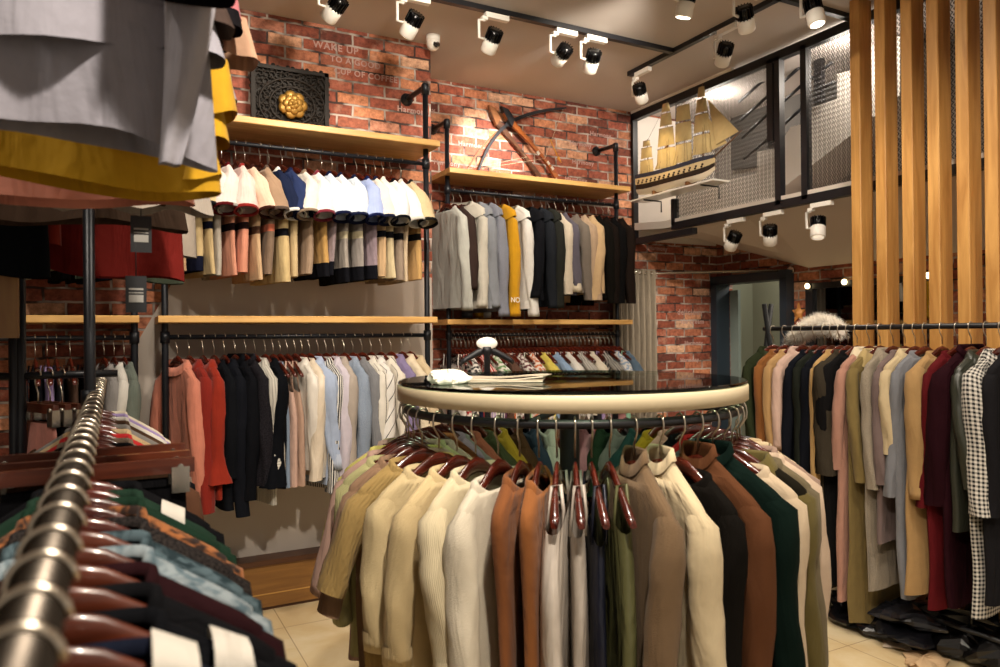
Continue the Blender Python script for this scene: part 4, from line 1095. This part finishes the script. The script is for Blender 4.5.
for px, lb, aim in ((733, 'spotlight under the mesh screen nearest the curtain', (4.3, 4.9, 1.2)), (770, 'tilted spotlight second under the mesh screen', (4.7, 4.2, 1.0)), (818, 'spotlight under the mesh screen by the slats', (3.6, 2.9, .9))):
    spot(lb, t4(px), 0, aim, 38, 'v', 90, on=False)
# fill spots added below the ceiling to brighten racks and walls, without fixtures
def add_fill_spot(loc, aim, e, size=80, soft=.06, colr=(1, .86, .68)):
    ld = bpy.data.lights.new('fill_spot', 'SPOT'); ld.energy = e; ld.spot_size = rad(size); ld.spot_blend = .7; ld.shadow_soft_size = soft; ld.color = colr
    o = bpy.data.objects.new('fill_spot', ld); col.objects.link(o); o.location = loc; o.rotation_euler = (Vector(aim)-Vector(loc)).to_track_quat('-Z', 'Y').to_euler()
for (x, y, ax_, ay_, az_, e) in ((1.2, 1.4, 1.3, 2.6, .8, 170), (2.3, 1.2, 3.4, 2.2, 1.2, 165), (2.2, 2.4, 3.75, 2.4, 2.0, 50), (.2, 2.4, .6, 4.3, 1.2, 115), (1.3, 2.5, 1.3, 4.4, 2.9, 110), (2.6, 3.0, 2.8, 4.9, 2.4, 130), (.5, .3, 1.0, 1.4, .9, 300), (2.6, .2, 2.9, 1.4, .8, 120), (-.9, 1.2, -.2, 2.6, 1.4, 90), (1.1, 2.9, .9, 4.35, .8, 70), (.5, .2, -.1, 1.3, 2.0, 60)):
    add_fill_spot((x, y, ZC-.12), (ax_, ay_, az_), e, 95, colr=(1, .89, .74))
# lamp of the upper stair flight
pl_ = bpy.data.lights.new('stair_light', 'POINT'); pl_.energy = 13; pl_.shadow_soft_size = .12; pl_.color = (1, .9, .78)
plo = bpy.data.objects.new('stair_light', pl_); col.objects.link(plo); plo.location = (4.2, 3.1, 3.3)
pl_ = bpy.data.lights.new('stair_light', 'POINT'); pl_.energy = 20; pl_.shadow_soft_size = .12; pl_.color = (1, .9, .78)  # second light, added to brighten the stair wall behind the mesh
plo = bpy.data.objects.new('stair_light', pl_); col.objects.link(plo); plo.location = (4.25, 4.3, 3.36)
pl_ = bpy.data.lights.new('fitting_room_lamp', 'POINT'); pl_.energy = 16; pl_.shadow_soft_size = .1; pl_.color = (1, .93, .8)
plo = bpy.data.objects.new('fitting_room_lamp', pl_); col.objects.link(plo); plo.location = (5.5, 4.6, 2.25)
# ------------------------------------------------------------------ dome camera
dc = thing('dome_camera', 'white dome security camera on the ceiling by the brick corner', 'camera', P(433, 36, 2, ZC))
MB().lathe([(0, 0), (.045, 0), (.045, -.03), (.04, -.035)], 24).build('base', M_WHITE, dc)
Q = Matrix.Rotation(rad(20), 3, 'X')
MB().lathe([(.04, -.03), (.042, -.05), (.036, -.075), (.02, -.09), (0, -.094)], 24).build('housing', M_WHITE, dc)
MB().lathe([(0, 0), (.02, 0), (.022, .012), (0, .012)], 18, (.006, -.034, -.068), M=Matrix.Rotation(rad(70), 3, 'X')).build('lens', flat('101012', .15), dc)

# ------------------------------------------------------------------ things on and behind the round table
def crumple(seed, sx, sy, sz, n=22):
    R_ = random.Random(seed); mb = MB(); rings = []
    ph = [R_.uniform(0, 6) for _ in range(8)]
    for j in range(9):
        t_ = j/8; r_ = S(PI*(.12+.80*t_))**.7 if j < 8 else .02; z = sz*(1-C(PI*t_))/2; ring = []
        for i in range(n):
            a = 2*PI*i/n; q = r_*(1+.18*S(3*a+ph[0]+2*t_)+.13*S(5*a+ph[1]-4*t_)+.1*S(9*a+ph[2]+6*t_))
            ring.append((sx*q*C(a), sy*q*S(a), max(.0, z*(1+.35*S(2*a+ph[3])+.15*S(6*a+ph[4])))))
        rings.append(ring)
    for r in rings: pass
    mb.loft(rings, smooth=False, cap0=True, cap1=True); return mb
zt_ = TZ+.0085
pt = P(448, 384, 2, zt_)
o = crumple(4, .062, .042, .03).build('crumpled_tissue', flat('efe8da', .8)); o.location = pt; tag(o, 'crumpled white tissue on the glass table top', 'tissue')
pp = P(500, 381.5, 2, zt_)
np_ = thing('newspaper', 'folded sheets of paper lying flat on the glass table', 'paper', pp, rad(-30))
for k in range(4):
    mb = MB(); rr_ = []
    for i in range(9):
        x = -.13+.26*i/8; z = .0015+k*.004+.006*S(i*.7+k)*(k > 1)*(i/8)
        rr_.append([(x, -.06+.004*k, z), (x+.01*k, .06-.006*k, z), (x+.01*k, .06-.006*k, z+.0025), (x, -.06+.004*k, z+.0025)])
    mb.loft(rr_, smooth=False, cap0=True, cap1=True); mb.build('sheet', flat(('d8cdb8', 'c9bca6', 'e2d8c6', 'b9ac98')[k], .7), np_)
ds = P(487, 352, 1, 3.30)
dst = thing('display_stand', 'black garment stand with drooping shoulder arms and white oval top', 'display stand', (ds.x, ds.y, 0))
MB().lathe([(0, 0), (.15, 0), (.15, .01), (.02, .03), (.016, .05), (.016, ds.z-.02), (.028, ds.z), (.028, ds.z+.025), (0, ds.z+.03)], 20).build('pole', M_BLACK, dst)
for s_ in (-1, 1):
    mb = MB(); rings = []
    for k in range(9):
        f = k/8; x = s_*(.01+.125*f); z = ds.z+.012-.062*f**1.2; h_ = .022-.008*f
        rings.append([(x*.9, x*-.35+.013*C(a), z+h_*S(a)) for a in [2*PI*q/10 for q in range(10)]])
    mb.loft(rings, cap0=True, cap1=True); mb.build('shoulder_arm', M_BLACK, dst)
zO = P(487, 343.5, 1, 3.30).z
mb = MB(); mb.lathe([(0, -.012), (.05, -.012), (.054, 0), (.05, .012), (0, .012)], 26, (0, 0, zO), M=Matrix(((.9, .3, 0), (-.4, 0, 0), (0, .55, .2))).to_3x3() if False else Matrix.Rotation(rad(-28), 3, 'Z') @ Matrix.Rotation(rad(76), 3, 'X') @ Matrix.Diagonal((1, .62, 1)))
mb.build('oval_top', flat('ece6dc', .6), dst)

# ------------------------------------------------------------------ fur on the coat rack, bags below
fp = P(814, 334, 0, UR+.12)
fur = MB(); RF = random.Random(9); cen = Vector((0, 0, 0)); core = []
def furbody(t_, a):
    # arched roll draped from low at the far side to high by the near side
    y = .19-.38*t_; z = -.085+.125*S(PI*min(1, t_*1.02)*.74+.10)+.02*t_; r_ = .045*(S(PI*(.1+.8*t_)))**.5
    return Vector((r_*C(a)*1.2, y, z+r_*S(a)))
rings = [[furbody(j/12, 2*PI*i/12) for i in range(12)] for j in range(13)]
fur.loft(rings, cap0=True, cap1=True)
for k in range(5200):
    t_, a = RF.random(), RF.uniform(0, 2*PI); b_ = furbody(t_, a); c_ = furbody(t_, a+PI); n_ = (b_-c_).normalized()
    d_ = (n_+Vector((RF.uniform(-.5, .5), RF.uniform(-.6, .6), RF.uniform(-.5, .25)))).normalized()*RF.uniform(.02, .045)
    s_ = d_.cross(Vector((RF.uniform(-1, 1), RF.uniform(-1, 1), RF.uniform(-1, 1)))).normalized()*.0014
    kx = len(fur.v); fur.v += [tuple(b_+s_), tuple(b_-s_), tuple(b_+d_)]
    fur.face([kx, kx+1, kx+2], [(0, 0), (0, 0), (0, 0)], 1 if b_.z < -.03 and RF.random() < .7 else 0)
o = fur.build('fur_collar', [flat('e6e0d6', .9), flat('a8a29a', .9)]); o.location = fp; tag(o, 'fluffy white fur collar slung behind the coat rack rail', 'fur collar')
Rb = random.Random(21)
bagspec = []
def bag(label, c_, sx, sy, sz, h, seed, group='bags and packets under the coat rack', rough=.25, name='plastic_bag', cat='bag'):
    o = crumple(seed, sx, sy, sz).build(name, flat(h, rough)); o.location = c_; o.rotation_euler = (0, 0, Rb.uniform(0, 3)); return tag(o, label, cat, group)
def FB(x, y, z=0): p = P(x, y, 2, z); return p
bag('low black plastic bag below the navy coat', FB(806, 594, .0), .2, .14, .13, '0c0c0e', 31)
bag('black plastic bag under the swing coats', FB(832, 604, .0), .2, .15, .13, '101013', 32)
bag('black plastic bag beneath the pink coat', FB(866, 622, 0), .2, .16, .12, '0d0d10', 33)
bag('flat black packet at the bottom below tweed coat', FB(905, 636, 0), .24, .18, .06, '17171b', 34)
bag('black packet stacked below the tweed coat', FB(905, 630, .055), .22, .17, .06, '101014', 35)
bag('top black packet stacked below the tweed coat', FB(912, 620, .11), .2, .16, .07, '1d1d22', 36)
bag('grey blue packet edge below the camel dress', FB(934, 617, .05), .16, .12, .07, '4a5260', 37)
bag('black bag below the crimson dress', FB(972, 655, 0), .22, .16, .14, '0c0b0d', 38)
bag('black bag below the gingham coat', FB(1000, 662, 0), .22, .18, .16, '101012', 39)
bag('white paper crumpled below the black swing coat', FB(842, 588, .13), .13, .09, .035, 'dcd4c8', 40, rough=.8, name='paper_wad', cat='paper')
bag('white sheet crushed under the black packets', FB(908, 640, 0), .17, .1, .02, 'c9b8a4', 41, rough=.8, name='paper_wad', cat='paper')
bag('clear blue white packet by the round rack', FB(800, 578, .14), .07, .06, .06, 'cfd6dc', 42, name='plastic_packet')
bag('white packet on plinth before the slats', P(962, 622, 2, .10), .1, .07, .03, 'd8cdbf', 43, rough=.7, name='paper_wad', cat='paper')
bag('beige fabric scrap on floor by the bags', FB(925, 664, 0), .12, .08, .03, 'b89a76', 44, rough=.8, name='fabric_scrap', cat='cloth')

# ------------------------------------------------------------------ near two-tier rack along the left
UL, ZL = -.04, 1.40
v_end, v_post = 3.05, 2.15
nr = thing('two_tier_rack', 'long two tier rack with chrome rail and black posts', 'clothes rail', (UL, v_post, 0))
MB().tube([(0, .28-v_post, ZL), (0, v_end-v_post, ZL)], .0165, 16).build('rail', flat('4a443e', .38, 1), nr)
ZU = 2.36
MB().tube([(0, .5-v_post, ZU), (0, v_end-v_post, ZU)], .0165, 14).build('upper_rail', M_PIPE, nr)
pp_ = P(90, 388, 1, v_post)
XP = pp_.x-UL
MB().tube([(XP, 0, 0), (XP, 0, ZU+.02)], .0135, 12).build('post', M_PIPE, nr)
MB().lathe([(0, -.02), (.021, -.02), (.021, .02), (0, .02)], 14, (XP, 0, ZL+.0)).build('post_clamp', M_PIPE, nr)
MB().tube([(XP, 0, ZL-.03), (0, 0, ZL-.03), (0, 0, ZL)], .009, 8).build('post_arm', M_PIPE, nr)
MB().tube([(XP, 0, ZU), (0, 0, ZU)], .009, 8).build('post_arm', M_PIPE, nr)
# end frame: second post and cross bar, with trousers on clip hangers
p2 = P(14, 330, 1, 2.6)
for x_ in (p2.x, P(24, 330, 1, 2.7).x):
    MB().tube([(x_-UL, 2.6-v_post, 0), (x_-UL, 2.6-v_post, ZU)], .015, 10).build('post', M_PIPE, nr)
cb0, cb1 = P(20, 376, 1, 2.6), P(96, 374, 1, 2.6)
MB().tube([(cb0.x-UL-.05, 2.6-v_post, cb0.z), (cb1.x-UL+.06, 2.6-v_post, cb0.z)], .012, 10).build('cross_bar', M_PIPE, nr)
a_, b_ = P(-30, 250, 1, 2.5), P(19, 338, 1, 2.5)
MB().box(((a_.x+b_.x)/2-UL, 2.5-v_post, (a_.z+b_.z)/2), (b_.x-a_.x, .03, a_.z-b_.z)).build('side_board', wood('7a5228', '98703c', 'Z', 1), nr)
def clip_hanger(loc, rz, label, group, w=.17):
    h = thing('clip_hanger', label, 'clothes hanger', loc, rz, group); link_mesh('hook', HOOK, h)
    MB().box((0, 0, -.098), (2*w, .016, .028)).build('wooden_bar', M_HANG2, h)
    for s_ in (-1, 1):
        mb = MB(); mb.box((s_*w*.86, 0, -.125), (.032, .022, .05)); mb.tube([(s_*w*.86, -.015, -.1), (s_*w*.86, .015, -.1)], .006, 8); mb.build('metal_clip', M_CHROME, h)
    return h
def skirt(name, cat, label, loc, rz, group, mat, L, w0, w1, top=-.14, d0=.02, d1=.05, fold=.012, k=22, extra=None, seg=44, wob=.0):
    root = thing(name, label, cat, loc, rz, group); R = RNG; p1, p2_ = R.uniform(0, 6), R.uniform(0, 6); rings = []
    for j in range(12):
        f = j/11; ring = []
        for i in range(seg):
            th = 2*PI*i/seg; c_, s_ = C(th), S(th); w = w0+(w1-w0)*f**.8; d_ = d0+(d1-d0)*f
            x = w*math.copysign(abs(c_)**.8, c_); y = d_*math.copysign(abs(s_)**.75, s_)+fold*f**.6*S(x*k+(p1 if s_ > 0 else p2_)+f)
            ring.append((x, y, top-L*f+wob*f*S(x*k*.5+p1)))
        rings.append(ring)
    MB().loft(rings).build('body', mat, root)
    if extra: extra(root, rings)
    return root
for i, (px, lk, m_, L) in enumerate(((38, 'pink shorts', fab('c78478'), .14), (50, 'black shorts', fab('131216'), .3), (62, 'lavender gathered skirt', fab('9a86bc'), .32))):
    p = P(px, 375, 1, 2.6); p.z = cb0.z
    skirt('skirt', 'skirt', uniq(lk+' clipped to the cross bar'), p, PI/2+rad(28), 'clothes on the cross bar', m_, L, .1, .13, d0=.012, d1=.028, fold=.008)
    clip_hanger(p, PI/2+rad(28), uniq('clip hanger of the '+lk+' on the cross bar'), 'clip hangers on the cross bar', .11)

# lower tier of the near rack: what hangs on the chrome rail, nearest first
rows = []
def nl(v, look, mat, L=.66, SL=.5, col_='crew', band=None, **kw):
    kw.setdefault('nm', 'blouse'); kw.setdefault('ct', 'top'); kw.setdefault('neckw', .078)
    b_ = [(.16, fab(band)), (1.1, mat)] if band else mat
    rows.append(G(look, (UL, v, ZL), PI+rad(RNG.uniform(-5, 1)), body=b_, L=L, SL=SL, collar=col_, cmat=fab(band) if band else None, bar=BAR2 if v < 1.1 else None, **kw))
nl(.53, 'peach blouse with white shoulder label', fab('d9a888'), lab_=(-.1, .12))
nl(.40, 'camel knit top', fab('a87c58'))
nl(.46, 'ink black top', fab('111218'))
nl(.60, 'black top with white shoulder label', fab('101116'), lab_=(-.13,))
nl(.68, 'navy top', fab('161b2b'), lab_=(-.085,))
nl(.76, 'black top with two white labels', fab('0e0f13'), lab_=(-.14, .1))
nl(.84, 'black sweater', fab('121215'))
nl(.92, 'wine dark top', fab('2a1216'))
nl(1.0, 'slate blue printed shirt', fab('5c717c', 'print', '9aa6ac'))
nl(1.08, 'dark teal printed shirt', fab('2c3a40', 'print', '5a6c74'))
nl(1.16, 'black tweed top', fab('191718', 'melange', '3a3432'))
nl(1.24, 'orange patterned top', fab('a8683a', 'print', '2a1a14'))
nl(1.31, 'bottle green top', fab('1c3326'))
nl(1.38, 'dark green top with white label', fab('22382c'), lab_=(-.13,))
nl(1.46, 'black long coat', fab('0f0f12'), L=.9, SL=.6)
for v, lk, h_ in ((1.90, 'brown blouse', '5a3a28'), (2.0, 'black ribbed top', '141316'), (2.1, 'taupe blouse', '7a6656'), (2.2, 'scarlet blouse', 'b01c20'), (2.32, 'sand blouse', 'b59a74'), (2.44, 'grey blouse', '77716c'), (2.56, 'cocoa blouse', '4e3626'), (2.68, 'white blouse', 'd8d0c6'), (2.80, 'lavender blouse', 'a48fc0'), (2.90, 'cream blouse', 'd9cdb8')):
    nl(v, lk, fab(h_), L=.6)
hang_row(rows, 'on the chrome rail', 'tops on the near chrome rail', 'hangers on the near chrome rail')
for i, (v, lk, m_, L) in enumerate(((1.56, 'black trousers', fab('0e0e11'), .8), (1.66, 'black skirt', fab('101013'), .6), (1.78, 'coffee trousers', fab('3a281c'), .8))):
    skirt('trousers' if 'trousers' in lk else 'skirt', 'trousers' if 'trousers' in lk else 'skirt', uniq(lk+' clipped on the chrome rail'), (UL, v, ZL), PI+rad(RNG.uniform(-4, 4)), 'clipped trousers on the chrome rail', m_, L, .165, .18, d0=.014, d1=.03, fold=.006)
    clip_hanger((UL, v, ZL), PI, uniq('clip hanger of the '+lk+' on the chrome rail'), 'clip hangers on the chrome rail', .18)

# upper tier: skirts and blouses seen from below
def loops(root, w, z):
    for s_ in (-1, 1): MB().tube([(s_*w*.7, 0, z), (s_*w*.3, 0, -.02), (0, 0, .02)], .004, 5).build('hanger_loop', M_BLACK, root)
def tier(root, mat, z0, z1_, w0, w1_, d0, d1, seed, name='tier', xo=0.0, fold=.020, k=26, tilt=0.0, thick=True):
    R_ = random.Random(seed); p1, p2_ = R_.uniform(0, 6), R_.uniform(0, 6); rings = []
    for j in range(9):
        f = j/8; ring = []
        for i in range(60):
            th = 2*PI*i/60; c_, s_ = C(th), S(th); w = w0+(w1_-w0)*f; d_ = d0+(d1-d0)*f
            x = w*math.copysign(abs(c_)**.7, c_); y = d_*math.copysign(abs(s_)**.7, s_)+fold*(.2+.8*f)*S(x*k+(p1 if s_ > 0 else p2_))
            ring.append((x+xo, y, z0+(z1_-z0)*f+f*tilt*x+.010*f*S(x*k*.6+p1)))
        rings.append(ring)
    return MB().loft(rings).build(name, mat, root)
g = 'garments on the upper tier of the near rack'
GREY, DK = fab('a29faa'), fab('4a3a34')
d1 = thing('tiered_dress', uniq('grey tiered dress hanging highest at the front of the rack'), 'dress', (UL, 1.28, ZU), 0, g)
loops(d1, .16, -.12)
tier(d1, DK, -.12, -.30, .15, .22, .03, .05, 1, 'bodice')
tier(d1, GREY, -.30, -.375, .19, .205, .055, .066, 2, tilt=.03*1)
tier(d1, GREY, -.28, -.505, .18, .196, .04, .052, 3, tilt=-.10)
mb = MB(); rings = []
for j in range(10):
    f = j/9; w = .045*(1-f*.75)+.004; ring = []
    for i in range(24):
        th = 2*PI*i/24; ring.append((.152+w*C(th)-.035*f*f, -.085+.022*S(th)*(1-f*.4)+.006*S(3*th+f*5), -.16-.39*f))
    rings.append(ring)
mb.loft(rings); mb.build('side_drape', fab('b4b1bc'), d1)
YEL = fab('d2a01e')
d2 = thing('ruffled_skirt', uniq('mustard yellow skirt with ruffled side behind the grey dress'), 'skirt', (UL, 1.44, ZU), 0, g)
loops(d2, .16, -.14); tier(d2, YEL, -.14, -.545, .19, .218, .03, .055, 5, 'body', tilt=-.03, fold=.012)
for k in range(3): tier(d2, YEL, -.30-.065*k, -.40-.06*k, .02, .036, .03, .05, 20+k, 'ruffle', xo=.212-.014*k, k=70, fold=.008)
SAL = fab('e89a84')
d3 = thing('flared_skirt', uniq('salmon pink skirt with hem showing below the yellow one'), 'skirt', (UL-.08, 1.62, ZU), 0, g)
loops(d3, .16, -.14); tier(d3, SAL, -.14, -.545, .2, .27, .03, .055, 6, 'body')
d4 = thing('frilled_dress', uniq('grey dress with peach frill beside the brick wall'), 'dress', (UL+.12, 1.72, ZU), 0, g)
loops(d4, .12, -.12); tier(d4, DK, -.08, -.17, .1, .15, .03, .05, 8, 'bodice'); tier(d4, fab('a6a3ae'), -.13, -.275, .12, .17, .05, .06, 9, 'tier')
tier(d4, fab('cfa588'), -.10, -.19, .02, .04, .03, .055, 10, 'frill', xo=.17, k=60)
for k, (u_, v_, h_) in enumerate(((UL+.14, 1.13, 'd0787c'), (UL+.23, 1.66, 'd88088'))):
    o = thing('folded_top', uniq(('pink frilled top peeping in above the grey dress', 'rose frilled top above the peach frill')[k]), 'top', (u_, v_, ZU), 0, g)
    loops(o, .08, -.06); tier(o, fab(h_), -.05, -.295+.165*k, .05, .062, .03, .05, 30+k, 'body'); tier(o, fab('141216'), -.27+.16*k, -.315+.165*k, .055, .06, .028, .042, 33+k, 'black_trim')
d5 = thing('lace_hem_skirt', uniq('brown skirt with wavy white hem above the black post'), 'skirt', (UL+.02, 1.9, ZU), 0, g)
loops(d5, .16, -.14); tier(d5, fab('4a382e'), -.14, -.48, .19, .225, .03, .05, 12, 'body'); tier(d5, fab('b8aca0'), -.45, -.505, .227, .24, .052, .056, 13, 'frilled_hem', k=70, fold=.006)
d6 = thing('brown_skirt', uniq('dark brown skirt above the rust red blouse'), 'skirt', (UL-.03, 2.25, ZU), 0, g)
loops(d6, .16, -.14); tier(d6, fab('4d3a2e'), -.14, -.50, .2, .26, .03, .05, 14, 'body')
d7 = thing('wrap_blouse', uniq('dark red blouse hanging behind the black post'), 'top', (UL+.05, 2.5, ZU), 0, g)
loops(d7, .16, -.14); tier(d7, fab('7c1e18'), -.14, -.62, .17, .19, .03, .045, 15, 'body', tilt=-.08, k=30); tier(d7, fab('9a2c18'), -.2, -.54, .05, .06, .03, .05, 16, 'sleeve', xo=-.2)
d8 = thing('black_cardigan', uniq('black and teal cardigan above the wooden side board'), 'cardigan', (UL-.3, 2.35, ZU), 0, g)
loops(d8, .16, -.14); tier(d8, fab('12161a'), -.14, -.62, .17, .19, .03, .045, 17, 'body', tilt=-.1); tier(d8, fab('1e3440'), -.2, -.58, .05, .06, .03, .05, 18, 'sleeve', xo=-.16)
d9 = thing('block_dress', uniq('tan and dark green dress at the far end of the upper rail'), 'dress', (UL+.1, 2.95, ZU), 0, g)
loops(d9, .16, -.14); tier(d9, fab('b98a62'), -.14, -.50, .14, .17, .03, .045, 19, 'body'); tier(d9, fab('3f4638'), -.48, -.60, .168, .175, .044, .046, 40, 'hem_panel')
tier(d9, fab('8a6a50'), -.2, -.52, .04, .05, .03, .05, 41, 'sleeve', xo=-.17); tier(d9, fab('b0a294'), -.2, -.5, .04, .05, .03, .05, 42, 'sleeve', xo=.17)
def hang_tag(label, px, py, v, h):
    p = P(px, py, 1, v); root = thing('hang_tag', label, 'price tag', p, 0, 'black price tags')
    MB().box((0, 0, -h/2), (h*.52, .002, h)).build('card', M_BLACK, root)
    MB().box((0, -.0016, -h*.62), (h*.36, .0012, h*.2)).box((0, -.0016, -h*.36), (h*.36, .0012, h*.05)).box((0, -.0016, -h*.46), (h*.36, .0012, h*.03)).build('label', flat('8e8c88', .7), root)
    MB().tube([(0, 0, 0), (0, 0, ZU-.55-p.z if ZU-.55 > p.z else .02)], .0012, 4).build('string', M_BLACK, root)
hang_tag('black price tag hanging before the brick beside the rail end', 136, 276, 1.9, .085); hang_tag('black price tag hanging upon the dark red blouse', 141, 216, 1.9, .085)

# ------------------------------------------------------------------ world and view
w = bpy.data.worlds.new('world'); scn.world = w; w.use_nodes = True
w.node_tree.nodes['Background'].inputs[0].default_value = (1, .85, .68, 1); w.node_tree.nodes['Background'].inputs[1].default_value = .55
vs_ = scn.view_settings
vs_.view_transform = 'Standard'; vs_.look = 'None'; vs_.exposure = 0.0; vs_.gamma = 1.0; vs_.use_curve_mapping = False
